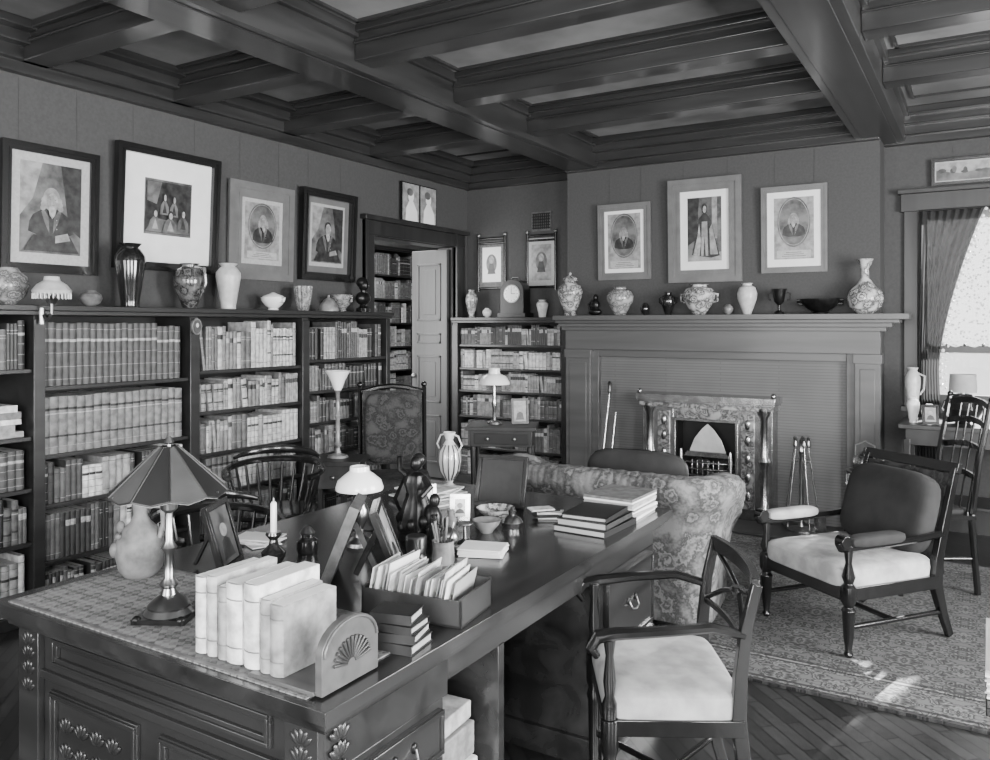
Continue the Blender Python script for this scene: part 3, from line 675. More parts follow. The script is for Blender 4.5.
b.lathe([(.05,.03),(.06,.06),(.045,.11),(.03,.15),(.042,.19),(.032,.215),(.012,.225)],bronze,n=21,flute=.14,fn=7); b.sph((0,-.004,.255),(.02,.023,.027),bronze); b.sph((0,.01,.265),(.026,.022,.024),bronze)
b.tube([(.03,0,.205),(.065,-.01,.18),(.05,-.04,.15)],[.013,.011,.008],bronze); b.tube([(-.03,0,.205),(-.065,-.01,.23),(-.06,-.02,.275)],[.013,.011,.008],bronze)
b.tube([(-.05,.02,.05),(-.085,.03,.12),(-.06,.03,.2)],[.02,.035,.015],bronze); b.sph((.065,.0,.07),(.035,.03,.055),bronze,12,8); b.sph((.075,.0,.135),(.018,.02,.025),bronze,12,8)
for i in range(9): a=i*.7; b.sph((.062*cos(a),.05*sin(a),.04+.012*(i%3)),(.018,.014,.022),bronze,8,6)
b.build("bronze_statuette",(-1.67,2.23,DZ))
b=MB(); z=0
for i,(w,d,h) in enumerate(((.13,.10,.022),(.125,.095,.02),(.12,.085,.018),(.10,.075,.022))):
    R=RZ(.15+.12*(i%2)); b.cbox((0,0,z+h/2),(w-.006,d-.004,h-.005),paperd,R)
    for s_ in(.0015,h-.0015): b.cbox((0,0,z+s_),(w,d,.003),BK[0],R)
    b.cbox(tuple(R@Vector((0,-d/2,0))+Vector((0,0,z+h/2))),(w,.004,h),BK[1],R); z+=h
b.build("stack_of_books",(-1.15,1.46,DZ))
b=MB(); lb=M("letter_box_wood",.035,.4,v2=.018)
b.box(-.14,.14,-.09,.09,0,.006,lb)
for a in((-.14,.14,-.09,-.084,.065),(-.14,.14,.084,.09,.075),(-.14,-.134,-.09,.09,.07),(.134,.14,-.09,.09,.07)): b.box(a[0],a[1],a[2],a[3],0,a[4],lb)
for i in range(20):
    x=-.125+i*.0118; h=rng.uniform(.08,.118); b.cbox((x,rng.uniform(-.015,.015),.010+h/2),(.002,.13+rng.uniform(0,.02),h),(paper,BK[8],paper,paperd)[i%4],RZ(rng.uniform(-.08,.08))@RY(.2))
b.build("letter_box",(-1.225,1.68,DZ),radians(8))
b=MB(); b.lathe([(.033,0),(.035,.01),(.033,.06),(.035,.07),(.031,.07),(.03,.01)],grey_c,n=20)
for i in range(7): a=i*.9; b.cyl((.01*cos(a),.01*sin(a),.015),(.035*cos(a),.035*sin(a),.11+.012*(i%3)),.0035,(BK[1],brass,BK[5])[i%3],n=6)
b.build("pen_cup",(-1.42,2.03,DZ))
b=MB(); b.lathe([(.03,0),(.034,.01),(.034,.04),(.02,.05),(.02,.06)],dark_c); b.lathe([(.022,.06),(.024,.065),(.012,.08),(.004,.085)],brass); b.build("inkwell",(-1.86,1.90,DZ))
b=MB(); b.lathe([(.03,0),(.034,.02),(.034,.05),(.03,.055)],brass); b.build("small_canister",(-1.56,2.08,DZ))
b=MB(); b.lathe([(.025,0),(.03,.01),(.06,.035),(.072,.05),(.068,.05),(.055,.036),(.02,.014)],patt,n=28); b.build("china_bowl",(-1.56,2.57,DZ))
b=MB(); b.lathe([(.02,0),(.025,.008),(.045,.03),(.05,.045),(.046,.045),(.02,.012)],grey_c,n=28); b.build("china_bowl",(-1.50,2.41,DZ))
b=MB(); b.lathe([(.024,0),(.028,.01),(.028,.06),(.01,.075),(.009,.095),(.013,.1)],dark_c); b.build("glass_bottle",(-1.56,2.18,DZ))
b=MB(); b.lathe([(.02,0),(.023,.01),(.023,.045),(.009,.06),(.012,.075)],grey_c); b.build("glass_bottle",(-1.62,2.36,DZ))
b=MB(); b.lathe([(.03,0),(.03,.01),(.008,.016)],brass); b.sph((0,0,.045),.032,brass); b.build("glass_paperweight",(-1.48,2.15,DZ))
b=MB(); b.box(-.045,.045,-.03,.03,0,.035,BK[4]); b.box(-.047,.047,-.032,.032,.035,.042,brass); b.sph((0,0,.046),.006,brass); b.build("stamp_box",(-1.76,2.34,DZ),.3,bev=.002)
b=MB(); b.lathe([(.035,0),(.04,.02),(.03,.035),(.012,.045),(.015,.06),(.002,.075)],steel); b.build("desk_bell",(-1.46,2.52,DZ))
b=MB()
for i in range(7): b.cbox((0,0,.003+i*.0035),(.14,.105,.003),paper,RZ(.3+rng.uniform(-.12,.12)))
b.build("note_papers",(-1.37,2.18,DZ))
b=MB()
for i in range(6): b.cbox((rng.uniform(-.02,.02),rng.uniform(-.02,.02),.004+i*.006),(.09,.06,.005),(paper,BK[2],BK[8])[i%3],RZ(.5+rng.uniform(-.5,.5)))
b.build("pamphlets",(-1.42,2.72,DZ))
b=MB()
for i in range(8): b.cbox((rng.uniform(-.03,.03),rng.uniform(-.03,.03),.004+i*.007),(.22,.15,.006),(paper,BK[8])[i%2],RZ(rng.uniform(-.5,.5)))
b.build("loose_papers",(-1.98,2.72,DZ))
b=MB()
for i in range(5): b.cbox((0,0,.004+i*.004),(.15,.10,.0035),(paper,BK[8])[i%2],RZ(rng.uniform(-.4,.4)))
b.build("loose_papers",(-2.08,1.90,DZ))
urnm=M("silvered_glass",.7,.2,.25,v2=.6,coat=.5,bs=0)
b=MB(); b.lathe([(.036,0),(.034,.012),(.014,.03),(.02,.045),(.044,.085),(.052,.13),(.048,.17),(.028,.20),(.016,.22),(.028,.255),(.024,.255),(.012,.22)],urnm,n=48)
for i in range(12):
    a=2*pi*i/12; b.tube([((r+.001)*cos(a),(r+.001)*sin(a),z) for r,z in ((.02,.045),(.044,.085),(.052,.13),(.048,.17),(.028,.20))],.0035,BK[3],5)
b.tube([(.042,0,.16),(.066,0,.2),(.046,0,.24),(.022,0,.245)],.004,urnm); b.tube([(-.042,0,.16),(-.066,0,.2),(-.046,0,.24),(-.022,0,.245)],.004,urnm)
b.build("fluted_urn",(-2.03,2.95,DZ))
deskframe("picture_easel_frame",(-1.66,2.76,DZ+.003),radians(12),.21,.205,fr_d,leather,.3,fig=False)
deskframe("small_photo_frame",(-1.66,2.48,DZ+.003),radians(30),.075,.10,steel,matb,.2)
deskframe("small_photo_frame",(-1.78,2.44,DZ+.003),radians(50),.08,.13,brass,matb,.2)
b=MB(); b.lathe([(.028,0),(.028,.004),(.006,.01),(.005,.05),(.03,.06),(.028,.064),(.006,.064)],steel); b.build("pedestal_dish",(-1.50,2.27,DZ))
b=MB(); b.box(-.06,.06,-.04,.04,0,.05,bronze); b.box(-.062,.062,-.042,.042,.05,.062,bronze); b.sph((0,0,.066),.008,brass); b.build("casket_box",(-1.90,2.24,DZ),.5,bev=.002)
b=MB(); z=0
for i,(w,d,h,m_) in enumerate(((.20,.26,.022,BK[0]),(.19,.24,.024,BK[2]),(.17,.22,.016,BK[0]))):
    R=RZ(.05*(i-1)); b.cbox((0,-.12,z+h/2),(w-.006,d-.006,h-.006),paperd,R)
    for s_ in(.0015,h-.0015): b.cbox((0,-.12,z+s_),(w,d,.003),m_,R)
    b.cbox((w/2-.002,-.12,z+h/2),(.004,d,h),m_,R)
    z+=h
z=0
for i in range(10):
    h=.0062+.004*(i%3==0); b.cbox((-.01,.14,z+h/2),(.20,.24,h),(paper,BK[7],paperd,paper,BK[5])[i%5],RZ(rng.uniform(-.08,.08))); z+=h+.0003
b.build("stack_of_books",(-1.205,2.80,DZ))
# ------------------------------------------------------------------ regency desk armchair
b=MB(); b.T=Matrix.Scale(.96,4,(1,0,0))@Matrix.Scale(.93,4,(0,1,0))
b.sph((0,0,.455),(.235,.205,.05),seatf,32,12,e=.35,e2=.25)
b.box(-.235,.235,-.205,-.18,.385,.43,chair_w); b.box(-.235,.235,.18,.205,.385,.43,chair_w); b.box(-.24,-.215,-.2,.2,.385,.43,chair_w); b.box(.215,.24,-.2,.2,.385,.43,chair_w)
for s_ in(-1,1):
    b.lathe([(.012,0),(.014,.04),(.02,.05),(.016,.07),(.020,.28),(.025,.30),(.018,.32),(.026,.345),(.026,.43)],chair_w,(s_*.225,-.19,0),16)
    b.lathe([(.022,.43),(.022,.47),(.014,.49),(.019,.53),(.012,.6),(.019,.645),(.02,.66)],chair_w,(s_*.225,-.19,0),16)
    b.tube([(s_*.2,.28,.004),(s_*.205,.235,.15),(s_*.215,.2,.32),(s_*.22,.185,.43),(s_*.225,.19,.55),(s_*.23,.205,.68),(s_*.235,.235,.80)],[.018,.02,.022,.023,.02,.018,.016],chair_w,4,flat=1.3)
    b.tube([(s_*.23,.20,.66),(s_*.245,.10,.685),(s_*.25,-.05,.675),(s_*.24,-.17,.665),(s_*.235,-.225,.655),(s_*.235,-.245,.625),(s_*.235,-.225,.60)],[.013,.014,.015,.017,.019,.018,.01],chair_w,8,flat=1.2)
for z0,z1,r in((.765,.82,.018),(.60,.625,.014)):
    pts=[(.24*k/8,(.19 if z0<.7 else .23)+.035*(1-(k/8)**2),(z0+z1)/2) for k in range(-8,9)]
    b.tube(pts,(z1-z0)/2*1.15,chair_w,4,flat=.5,up=(0,0,1))
for s_ in(-1,1):
    b.tube([(s_*-.215,.20,.62),(s_*-.1,.23,.68),(0,.25,.71),(s_*.1,.25,.735),(s_*.215,.235,.775)],.009,chair_w,6)
b.lathe([(.02,-.012),(.026,0),(.02,.012)],chair_w,(0,.247,.71),12)
b.cyl((-.225,-.18,.17),(.212,.22,.17),.010,chair_w); b.cyl((.225,-.18,.17),(-.212,.22,.17),.010,chair_w)
b.build("regency_armchair",(-.83,2.315,0),radians(-60),bev=.002)
# ------------------------------------------------------------------ empire lounge armchair
b=MB()
b.sph((0,-.02,.345),(.28,.28,.06),seatf,32,12,e=.35,e2=.22)
b.box(-.285,.285,-.29,-.26,.25,.31,chair_w); b.box(-.285,.285,.24,.27,.25,.31,chair_w)
for s_ in(-1,1):
    b.box(s_*.275-.015,s_*.275+.015,-.28,.26,.25,.31,chair_w)
    b.lathe([(.014,0),(.02,.015),(.014,.03),(.022,.09),(.028,.2),(.032,.21),(.02,.225),(.034,.25),(.034,.315),(.02,.33),(.03,.36),(.014,.42),(.022,.5)],chair_w,(s_*.275,-.27,0),16)
    b.tube([(s_*.26,.36,.008),(s_*.265,.31,.12),(s_*.27,.26,.26),(s_*.27,.27,.38),(s_*.265,.33,.58),(s_*.26,.40,.80)],[.017,.02,.026,.025,.02,.018],chair_w,4,flat=1.4)
    b.sph((s_*.275,-.11,.515),(.04,.16,.026),seatf if s_<0 else velv,16,10,e=.5)
    b.tube([(s_*.27,.30,.50),(s_*.275,.15,.49),(s_*.275,-.1,.485),(s_*.275,-.25,.485),(s_*.275,-.31,.495),(s_*.275,-.33,.52)],[.018,.016,.018,.02,.024,.018],chair_w,8)
    b.cyl((s_*.25,-.30,.52),(s_*.30,-.30,.52),.028,chair_w,n=14)
    b.cyl((s_*.27,-.26,.13),(s_*.265,.30,.13),.012,chair_w)
b.cyl((-.27,.0,.13),(.27,.0,.13),.012,chair_w)
b.cbox((0,.405,.80),(.56,.03,.05),chair_w,RX(-.3)); b.cbox((0,.33,.56),(.5,.02,.44),brocd,RX(-.3))
b.sph((0,.255,.575),(.255,.075,.20),velv,32,14,e=.45,e2=.5,rot=RX(-.3))
b.build("empire_armchair",(-.575,4.29,.0135),radians(-38),bev=.002)
# ------------------------------------------------------------------ sofa
def sofa():
    b=MB()
    xr,xl,yb,yfr=-1.12,-2.16,3.74,4.28; rc=.14
    path=[]
    n=14
    for i in range(n): path.append((xr-.05*(1-i/n),yfr-(yfr-yb-rc)*i/n,1,0,.72+.28*sin(pi/2*i/n)))
    for i in range(9):
        a=pi/2*i/8; path.append((xr-rc+rc*cos(a),yb+rc-rc*sin(a),cos(a),-sin(a),1))
    m_=30
    for i in range(1,m_): path.append((xr-rc-(xr-xl-2*rc)*i/m_,yb,0,-1,1))
    for i in range(9):
        a=pi/2*i/8; path.append((xl+rc-rc*sin(a),yb+rc-rc*cos(a),-sin(a),-cos(a),1))
    for i in range(n+1): path.append((xl+.05*i/n,yb+rc+(yfr-yb-rc)*i/n,-1,0,1-.28*(1-cos(pi/2*i/n))))
    P2=[]
    for a,c in zip(path[:-1],path[1:]):
        for k in range(4): P2.append(tuple(a[j]+(c[j]-a[j])*k/4 for j in range(5)))
    P2.append(path[-1]); path=P2
    sec=[(0,.06),(0.0,.2),(.02,.38),(.035,.50),(.055,.58),(.085,.63),(.115,.66),(.13,.70),(.125,.74),(.10,.765),(.05,.775),(-.01,.765),(-.05,.74),(-.075,.68),(-.10,.52),(-.11,.3)]
    S=0;vs=[];fs=[];prev=None
    for (x,y,nx,ny,hz) in path:
        if prev: S+=math.hypot(x-prev[0],y-prev[1])
        prev=(x,y)
        for k,(o_,z) in enumerate(sec):
            tu=abs(sin(pi*(S/.075+.5*(k%2)))); g=0
            if 5<=k<=12: g=.009*(tu-.6)
            elif k>12: g=-.012*tu
            oo=o_*(.55+.45*min(1,(hz-.7)/.25)) if o_>0 else o_
            zz=z*hz if z>.3 else z
            vs.append((x+nx*(oo+g*(1 if o_>.04 else -1)),y+ny*(oo+g*(1 if o_>.04 else -1)),zz+(g*.8 if z>.70 else 0)))
    K=len(sec)
    for i in range(len(path)-1):
        for k in range(K-1): fs.append((i*K+k,(i+1)*K+k,(i+1)*K+k+1,i*K+k+1))
    fs.append(tuple(range(K))); q=(len(path)-1)*K; fs.append(tuple(range(q+K-1,q-1,-1)))
    b.add(vs,fs,damask)
    b.box(xl+.08,xr-.08,yb+.04,yfr-.02,.06,.30,damask)
    b.sph(((xl+xr)/2,(yb+yfr)/2+.03,.37),((xr-xl)/2-.12,.26,.08),damask,32,12,e=.4,e2=.25)
    for x in(xl+.08,xr-.08):
        for y in(yb+.06,yfr-.06): b.lathe([(.018,0),(.028,.03),(.02,.06)],chair_w,(x,y,0),12)
    b.build("chesterfield_sofa",(0,0,.0135))
sofa()
b=MB(); b.sph((0,0,0),(.27,.07,.16),velv,32,14,e=.5,e2=.6); b.sph((0,0,0),(.275,.012,.165),leather,32,8,e=.5,e2=.6)
b.build("throw_cushion",(-1.55,3.97,.69),.05)
# ------------------------------------------------------------------ captain's chairs
def captain(name,loc,rz):
    b=MB()
    b.sph((0,0,.44),(.24,.235,.022),chair_w,28,8,e=.6)
    for sx,sy in((-1,-1),(1,-1),(-1,1),(1,1)):
        b.tube([(sx*.15,sy*.14,.43),(sx*.175,sy*.17,.28),(sx*.195,sy*.19,.15),(sx*.22,sy*.21,.003)],[.014,.021,.014,.012],chair_w,10)
    for sx in(-1,1): b.cyl((sx*.2,-.19,.17),(sx*.2,.19,.17),.01,chair_w)
    b.cyl((-.2,0,.17),(.2,0,.17),.01,chair_w)
    arc=[(.27*cos(a),.0+.25*sin(a),.67+.03*sin(a)) for a in [radians(-35+250*i/28) for i in range(29)]]
    b.tube(arc,.018,chair_w,8,flat=1.1)
    cr=[(.262*cos(a),.255*sin(a),.715+.04*sin(a)) for a in [radians(20+140*i/18) for i in range(19)]]
    b.tube(cr,[.010+.016*sin(pi*i/18) for i in range(19)],chair_w,8,flat=.6)
    for i in range(15):
        a=radians(-25+230*i/14); b.tube([(.2*cos(a),.19*sin(a),.45),(.235*cos(a),.222*sin(a),.56),(.262*cos(a),.245*sin(a),.675)],[.007,.010,.007],chair_w,8)
    b.build(name,loc,rz)
captain("captains_chair",(-3.47,3.28,0),radians(35))
captain("captains_chair",(-2.72,2.26,0),radians(80))
b=MB()
b.sph((0,0,.43),(.25,.24,.06),brocd,28,12,e=.35,e2=.25); b.box(-.245,.245,-.235,.235,.36,.40,chair_w)
for s_ in(-1,1):
    b.lathe([(.016,0),(.026,.03),(.016,.06),(.026,.2),(.018,.26),(.03,.3),(.03,.38)],chair_w,(s_*.22,-.21,0),14)
    b.tube([(s_*.22,.28,.004),(s_*.225,.22,.3),(s_*.225,.235,.5),(s_*.23,.36,1.05)],.018,chair_w,6); b.sph((s_*.23,.365,1.07),.022,chair_w,10,8)
b.cbox((0,.285,.77),(.42,.06,.52),brocd,RX(-.22)); b.sph((0,.26,.77),(.20,.05,.25),brocd,28,12,e=.4,e2=.4,rot=RX(-.22))
b.tube([(-.22,.34,1.02),(-.1,.355,1.05),(0,.36,1.06),(.1,.355,1.05),(.22,.34,1.02)],.020,chair_w,8)
b.cyl((-.22,-.2,.14),(.22,-.2,.14),.012,chair_w)
b.build("upholstered_side_chair",(-3.44,4.33,0),radians(40))
b=MB()
b.box(-.23,.23,-.21,.21,.42,.445,chair_w); b.sph((0,0,.455),(.2,.19,.02),velv,24,8,e=.4,e2=.3)
for s_ in(-1,1):
    b.lathe([(.014,0),(.02,.1),(.015,.2),(.022,.3),(.016,.43)],chair_w,(s_*.21,-.19,0),12)
    b.tube([(s_*.19,.24,.004),(s_*.2,.2,.42),(s_*.205,.24,.75),(s_*.21,.30,1.06)],[.017,.018,.016,.014],chair_w,8); b.sph((s_*.211,.305,1.075),.018,chair_w,8,6)
    b.cyl((s_*.2,-.19,.2),(s_*.19,.22,.2),.01,chair_w)
for z in(.62,.78,.92,1.03):
    yy=.21+(z-.42)*.15
    b.tube([(-.20,yy,z),(-.1,yy+.02,z+.02),(0,yy+.025,z+.028),(.1,yy+.02,z+.02),(.20,yy,z)],.024,chair_w,4,flat=.3,up=(0,0,1))
for i in range(4): b.cyl((-.12+i*.08,.22,.44),(-.12+i*.08,.32,1.03),.006,chair_w,n=6)
b.build("ladder_back_chair",(-.34,5.22,.0135),radians(-60))
# ------------------------------------------------------------------ small furniture and lamps
b=MB(); b.box(-.17,.17,-.15,.15,.64,.67,case_w); b.box(-.15,.15,-.13,.13,.5,.64,case_w); b.box(-.15,.15,-.13,.13,.15,.17,case_w)
for sx in(-1,1):
    for sy in(-1,1): b.box(sx*.14-.015,sx*.14+.015,sy*.12-.015,sy*.12+.015,0,.64,case_w)
b.sph((0,-.135,.57),.012,brass); b.build("small_cabinet",(-3.46,3.80,0),.5,bev=.003)
b=MB(); b.lathe([(.065,0),(.06,.015),(.02,.03),(.014,.06),(.026,.08),(.014,.1),(.013,.24),(.024,.26),(.013,.28),(.013,.40),(.02,.42)],grey_c)
b.lathe([(.02,.42),(.03,.44),(.045,.48),(.065,.52),(.08,.54),(.076,.542),(.058,.52),(.03,.46),(.012,.44)],white,n=28); b.build("torchiere_lamp",(-3.46,3.80,.672))
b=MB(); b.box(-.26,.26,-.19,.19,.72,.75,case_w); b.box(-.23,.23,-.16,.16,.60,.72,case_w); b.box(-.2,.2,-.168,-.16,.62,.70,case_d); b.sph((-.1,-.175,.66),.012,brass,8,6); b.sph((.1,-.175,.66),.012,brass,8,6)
for sx in(-1,1):
    for sy in(-1,1): b.lathe([(.012,0),(.018,.05),(.014,.3),(.022,.55),(.02,.6)],case_w,(sx*.21,sy*.14,0),10)
b.build("side_table",(-3.12,5.25,0),radians(25),bev=.003)
b=MB(); b.lathe([(.06,0),(.055,.015),(.015,.03),(.012,.12),(.022,.15),(.012,.18),(.012,.30)],steel)
b.lathe([(.12,.30),(.115,.32),(.09,.36),(.045,.38),(.04,.42),(.035,.42),(.04,.375),(.085,.35),(.11,.315)],white,n=28,cap=False); b.build("table_lamp",(-3.18,5.22,.752))
deskframe("small_photo_frame",(-3.0,5.3,.755),radians(40),.13,.19,fr_m,ink_l,.15)
# ------------------------------------------------------------------ hearth things
b=MB(); b.lathe([(.10,0),(.10,.012),(.02,.03),(.012,.06),(.012,.55),(.022,.57),(.01,.62),(.018,.64),(.004,.66)],brass,n=18)
for i in range(5):
    a=i*2*pi/5+.3; c_,s_=cos(a),sin(a)
    b.cyl((.13*c_,.11*s_,.03),(.05*c_,.05*s_,.6),.006,steel); b.lathe([(.012,0),(.016,.02),(.008,.05),(.014,.06),(.004,.075)],brass,(.05*c_,.05*s_,.6),10)
    if i==0: b.cbox((.13*c_,.11*s_,.06),(.08,.012,.11),steel)
    if i==2: b.sph((.13*c_,.11*s_,.06),(.03,.03,.055),BK[2],10,8)
b.cyl((-.06,0,.5),(.06,0,.5),.007,brass); b.build("fireplace_tools",(-1.14,6.13,.0165))
b=MB(); b.cyl((0,0,.004),(.035,.17,.92),.008,steel); b.lathe([(.01,0),(.02,.03),(.012,.07),(.02,.09),(.004,.11)],brass,(.035,.17,.9),10); b.cyl((.07,.02,.004),(.09,.17,.75),.007,steel); b.sph((.072,.03,.06),(.025,.02,.055),BK[3],8,6); b.build("fire_poker",(-2.75,6.16,.0165))
b=MB()
for i in range(3):
    a=i*2.09+.4; b.tube([(.16*cos(a),.16*sin(a),.004),(.09*cos(a),.09*sin(a),.2),(.1*cos(a),.1*sin(a),.50)],.009,brass)
b.lathe([(.12,.49),(.125,.51),(.10,.51),(.1,.49)],brass); b.lathe([(.05,.2),(.09,.205),(.09,.215),(.02,.22)],brass)
for k in range(16): a=k*pi/8; b.cyl((.118*cos(a),.118*sin(a),.42),(.118*cos(a),.118*sin(a),.5),.003,brass,n=5)
b.lathe([(.122,.41),(.124,.42),(.118,.42)],brass)
b.lathe([(.06,.51),(.08,.53),(.085,.57),(.066,.61),(.04,.62),(.042,.628),(.02,.64),(.008,.65),(.012,.66),(.003,.67)],steel,n=24)
b.tube([(.075,0,.55),(.11,0,.58),(.125,0,.615)],[.014,.01,.007],steel); b.tube([(-.06,0,.61),(-.06,0,.68),(0,0,.71),(.06,0,.68),(.06,0,.61)],.006,brass)
b.build("kettle_on_stand",(-.70,5.99,.001))
# ------------------------------------------------------------------ window table with objects
TT=.84
b=MB(); b.box(-.50,.5,6.0,6.52,TT-.03,TT,case_w); b.box(-.46,.46,6.04,6.48,TT-.14,TT-.03,case_w)
for x in(-.45,.45):
    for y_ in(6.05,6.47): b.box(x-.02,x+.02,y_-.02,y_+.02,0,TT-.1,case_w)
b.box(-.45,.45,6.06,6.46,.3,.32,case_w)
b.build("window_table",bev=.003)
TZ=TT+.0005
def vase(name,loc,prof,m,h,w,n=28,extra=None,flute=0,fn=8):
    b=MB(); b.lathe([(r*w/2,z*h) for r,z in prof],m,n=n,flute=flute,fn=fn)
    if extra: extra(b)
    return b.build(name,loc)
BAL=[(.5,0),(.48,.03),(.42,.08),(.7,.3),(.95,.55),(1,.68),(.85,.82),(.5,.9),(.42,.94),(.55,1),(.46,1),(.32,.94)]
OVO=[(.4,0),(.42,.03),(.62,.2),(.95,.5),(1,.68),(.8,.86),(.45,.93),(.45,.97),(.6,1),(.5,1),(.38,.94)]
BOT=[(.45,0),(.5,.02),(.85,.12),(1,.27),(.88,.42),(.45,.54),(.22,.66),(.2,.82),(.36,.92),(.38,.96),(.5,1),(.4,1),(.16,.85)]
BWL=[(.4,0),(.42,.1),(.35,.15),(.7,.4),(.95,.75),(1,1),(.95,1),(.65,.45),(.2,.25)]
GLB=[(.35,0),(.4,.06),(.8,.22),(1,.5),(.88,.75),(.5,.92),(.4,1),(.32,1),(.4,.9)]
TAL=[(.62,0),(.6,.03),(.62,.1),(.8,.4),(1,.7),(.98,.8),(.7,.9),(.52,.94),(.75,1),(.65,1),(.42,.94)]
GOB=[(.6,0),(.55,.06),(.15,.15),(.14,.35),(.5,.5),(.62,.75),(.8,1),(.72,1),(.5,.7),(.1,.5)]
def ears(w,h,m,z=.65):
    def f(b):
        for s_ in(-1,1): b.tube([(s_*w*.42,0,h*(z+.15)),(s_*w*.62,0,h*(z+.12)),(s_*w*.6,0,h*(z-.1)),(s_*w*.46,0,h*(z-.15))],w*.04,m,8)
    return f
def knob(w,h,m):
    def f(b): b.lathe([(w*.3,h),(w*.28,h*1.08),(w*.1,h*1.15),(w*.04,h*1.17),(w*.06,h*1.22),(w*.02,h*1.26)],m,n=16)
    return f
XT=-4.24; ZT=1.6015
vase("mottled_jar",(XT,2.22,ZT),GLB,patt2,.19,.19)
b=MB(); b.tube([(0,0,.0),(.05,0,-.03),(.09,0,.0),(.09,0,.06)],.007,brass); b.lathe([(.02,.05),(.03,.07),(.012,.09)],brass,(.09,0,0)); b.cyl((0,0,-.05),(0,0,.03),.016,brass)
b.lathe([(.085,.10),(.09,.115),(.068,.145),(.038,.165),(.034,.185),(.026,.185),(.034,.16),(.064,.14),(.08,.11)],cream,(.09,0,0),n=28,cap=False)
for i in range(28): a=2*pi*i/28; b.cyl((.09+.085*cos(a),.085*sin(a),.075),(.09+.085*cos(a),.085*sin(a),.102),.003,white,n=4)
b.build("sconce_lamp",(XF+.03,2.28,1.555))
vase("small_bowl",(XT,2.66,ZT),GLB,jugm,.09,.12)
vase("tall_vase",(XT,2.90,ZT),TAL,dark_c,.37,.17)
vase("dark_jug",(XT,3.31,ZT),OVO,pattd,.28,.20,extra=lambda b: b.tube([(.05,0,.26),(.1,.03,.25),(.11,.03,.16),(.09,.02,.1)],.012,pattd))
vase("white_vase",(XT,3.61,ZT),TAL,cream,.30,.16)
vase("tureen",(XT,4.0,ZT),BWL,white,.09,.17,extra=lambda b:(knob(.2,.085,white)(b),b.lathe([(.08,.088),(.07,.1),(.03,.115),(.01,.125)],white),ears(.17,.09,white,.8)(b)))
vase("striped_cup",(XT,4.29,ZT),[(.5,0),(.6,.1),(.9,.6),(1,1),(.92,1),(.5,.15)],patt2,.18,.13,flute=.06,fn=14,n=56)
vase("domed_dish",(XT+.08,4.47,ZT),[(1,0),(1,.1),(.85,.4),(.5,.7),(.15,.85),(.1,1),(.02,1)],grey_c,.12,.15)
vase("handled_bowl",(XT,4.70,ZT),BWL,patt2,.13,.17,extra=ears(.17,.13,patt2,.7))
b=MB(); b.lathe([(.06,0),(.055,.03),(.025,.05),(.03,.07)],dark_c); b.sph((0,0,.11),(.075,.05,.055),bronze); b.tube([(0,0,.13),(0,-.005,.18)],[.03,.025],bronze); b.sph((0,-.005,.215),(.038,.045,.052),bronze); b.sph((0,.01,.235),(.046,.048,.045),bronze); b.sph((0,-.05,.21),(.008,.012,.014),bronze,8,6)
b.build("bronze_bust",(XT,4.95,ZT),R90)
b=MB(); b.T=Matrix.Rotation(R90,4,'Z'); b.prism(ell(0,0,.035,.05),-.014,0,jugm); b.prism(ell(0,0,.027,.04),-.018,-.014,BK[3]); b.sph((0,-.018,.008),(.010,.006,.014),cream,10,8); b.build("portrait_medallion",(XF+.016,3.215,1.49))
ZS=1.5715
vase("patterned_vase",(-4.28,6.6,ZS),BAL,patt2,.27,.12); vase("small_jar",(-4.09,6.58,ZS),GLB,cream,.09,.09)
b=MB(); b.box(-.15,.15,-.08,.08,0,.04,leather); b.box(-.125,.125,-.065,.065,.04,.24,leather)
b.prism([(.125*cos(pi*i/16),.24+.115*sin(pi*i/16)) for i in range(17)],-.065,.065,leather); b.prism(ell(0,.22,.085,.085),-.07,-.064,brass); b.prism(ell(0,.22,.076,.076),-.073,-.069,white)
b.cbox((0,-.075,.245),(.005,.002,.05),iron); b.cbox((.02,-.075,.22),(.04,.002,.005),iron)
for i in range(12): a=i*pi/6; b.cbox((.063*sin(a),-.0745,.22+.063*cos(a)),(.004,.002,.014),iron,RY(a))
b.tube([(-.05,0,.345),(-.03,0,.375),(.03,0,.375),(.05,0,.345)],.006,brass,6)
b.build("mantel_clock",(-3.79,6.6,ZS),bev=.003)
vase("cream_cup",(-3.49,6.58,ZS),TAL,cream,.16,.11)
ZM=1.5815; YM=6.32
vase("ginger_jar",(-3.08,YM,ZM),BAL,patt,.31,.22,extra=knob(.22,.30,patt))
b=MB(); b.sph((0,0,.03),(.06,.04,.03),bronze); b.sph((.0,0,.09),(.04,.03,.05),bronze); b.sph((.01,-.01,.15),(.022,.025,.03),bronze); b.tube([(-.03,0,.12),(-.06,0,.09),(-.05,0,.05)],.012,bronze); b.build("small_figurine",(-2.845,YM,ZM))
vase("round_vase",(-2.617,YM,ZM),OVO,patt2,.235,.23); vase("small_cup",(-2.396,YM,ZM),GLB,dark_c,.10,.08)
vase("two_handled_vase",(-2.20,YM,ZM),OVO,dark_c,.18,.12,extra=ears(.12,.18,dark_c)); vase("flowered_jar",(-1.946,YM,ZM),OVO,patt,.24,.26,extra=ears(.24,.24,patt,.55))
vase("small_cup",(-1.716,YM,ZM),GLB,grey_c,.08,.08); vase("white_vase",(-1.57,YM,ZM),OVO,cream,.24,.15)
vase("bronze_goblet",(-1.333,YM,ZM),GOB,bronze,.19,.14,extra=ears(.13,.19,bronze,.7)); vase("bronze_bowl",(-1.042,YM,ZM),BWL,bronze,.11,.28,extra=ears(.26,.11,bronze,.8)); vase("bottle_vase",(-.739,YM,ZM),BOT,patt,.39,.25)
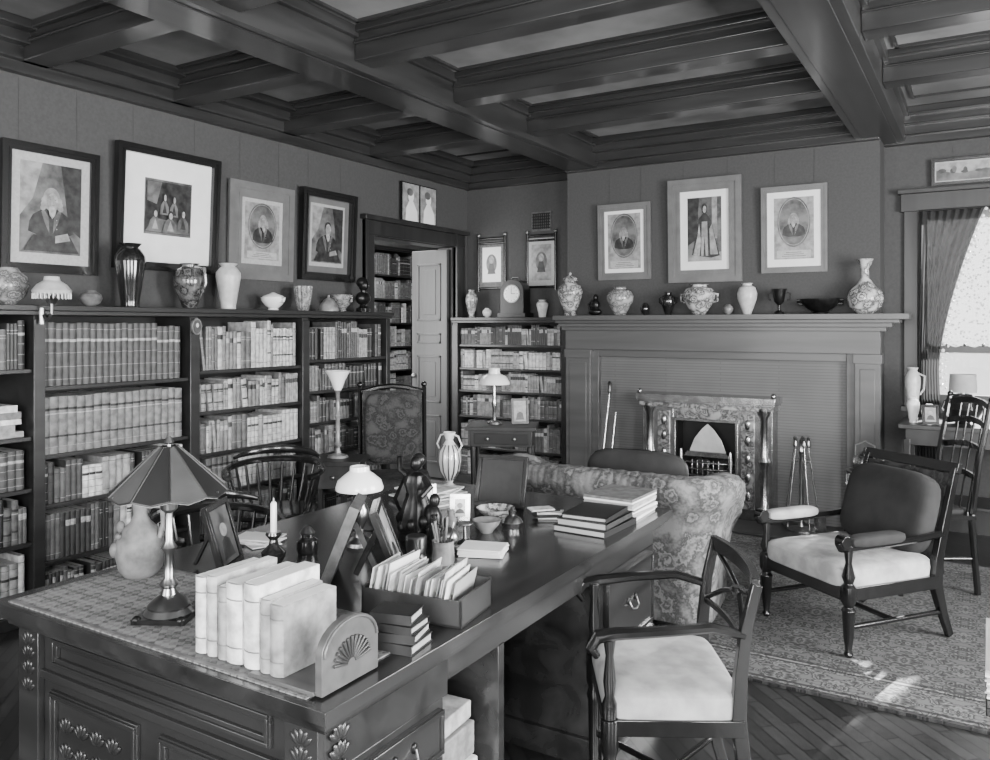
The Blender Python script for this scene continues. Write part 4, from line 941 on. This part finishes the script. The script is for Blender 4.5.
vase("white_pitcher",(-.44,6.40,TZ),TAL,cream,.36,.10,extra=lambda b:b.tube([(.03,0,.32),(.075,0,.30),(.07,0,.21),(.045,0,.17)],.007,cream)); vase("white_vase",(-.42,6.14,TZ),TAL,white,.17,.08); vase("white_jar",(-.33,6.25,TZ),GLB,white,.12,.10)
b=MB(); b.lathe([(r*.13,z*.2) for r,z in GLB],dark_c,n=28); b.cyl((0,0,.19),(0,0,.24),.02,brass); b.lathe([(.085,.21),(.078,.33),(.074,.33),(.081,.212)],paperd,cap=False,n=28); b.build("ginger_jar_lamp",(-.13,6.24,TZ))
b=MB()
for i in range(5): b.cbox((0,0,.012+i*.02),(.2,.15,.018),(BK[2],BK[4],BK[7])[i%3],RZ(.2*i)); 
b.build("stack_of_books",(.3,6.25,TZ)); deskframe("small_photo_frame",(-.31,6.04,TZ+.003),radians(10),.10,.13,fr_d,ink_l,.2)
b=MB(); b.box(0,.42,-.25,.25,.60,.62,case_w); b.box(.02,.40,-.23,.23,.54,.6,case_w)
for x in(.04,.38):
    for y_ in(-.21,.21): b.box(x-.015,x+.015,y_-.015,y_+.015,0,.55,case_w)
b.build("occasional_table",(.0,2.42,0),0,bev=.003)
b=MB()
for i in range(12): b.cbox((.175,0,.004+i*.0055),(.33,.4,.005),(paper,BK[7],paperd)[i%3],RZ(rng.uniform(-.015,.015)))
b.build("newspaper_stack",(-.01,2.42,.621))
# ------------------------------------------------------------------ lights
def area(name,loc,rot,sx,sy,p):
    l=bpy.data.lights.new(name,'AREA'); l.shape='RECTANGLE'; l.size=sx; l.size_y=sy; l.energy=p; l.color=(1,1,1)
    o=bpy.data.objects.new(name,l); bpy.context.collection.objects.link(o); o.location=loc; o.rotation_euler=rot; return o
area("window_light_1",(XR+.12,.2,1.6),(0,radians(90),0),1.8,1.6,420)  # area lamps added in the out-of-view window openings as the main soft fill
area("window_light_2",(XR+.12,3.5,1.6),(0,radians(90),0),1.8,1.8,560)
area("window_light_3",(-2.75,Y0-.12,1.6),(radians(90),0,0),1.7,1.8,110)
area("window_light_4",(.3,Y0-.12,1.6),(radians(90),0,0),1.8,1.8,470)
area("adjoining_room_light",(-5.5,6.2,2.9),(0,0,0),1.0,1.5,110)  # unseen overhead area lamp, added to light the next room
area("adjoining_room_fill",(-5.4,4.5,1.6),(radians(90),0,0),1.4,1.6,100)  # second added lamp brightening the next room; no window is built here
s=bpy.data.lights.new("sun",'SUN'); s.energy=70; s.angle=.01; so=bpy.data.objects.new("sun",s); bpy.context.collection.objects.link(so)
d=Vector((-.25,-.97,-.38)); so.rotation_euler=d.to_track_quat('-Z','Y').to_euler(); so.location=(1,9,4)
w=bpy.data.worlds.new("sky"); bpy.context.scene.world=w; w.use_nodes=True; w.node_tree.nodes["Background"].inputs[0].default_value=(1,1,1,1); w.node_tree.nodes["Background"].inputs[1].default_value=2.0
# ------------------------------------------------------------------ camera
cam=bpy.data.cameras.new("camera"); co=bpy.data.objects.new("camera",cam); bpy.context.collection.objects.link(co)
cam.sensor_width=36; cam.lens=29.35; cam.shift_y=-.0556; cam.clip_start=.05
co.location=(0,0,1.5); co.rotation_euler=(radians(90),0,radians(31.3)); bpy.context.scene.camera=co
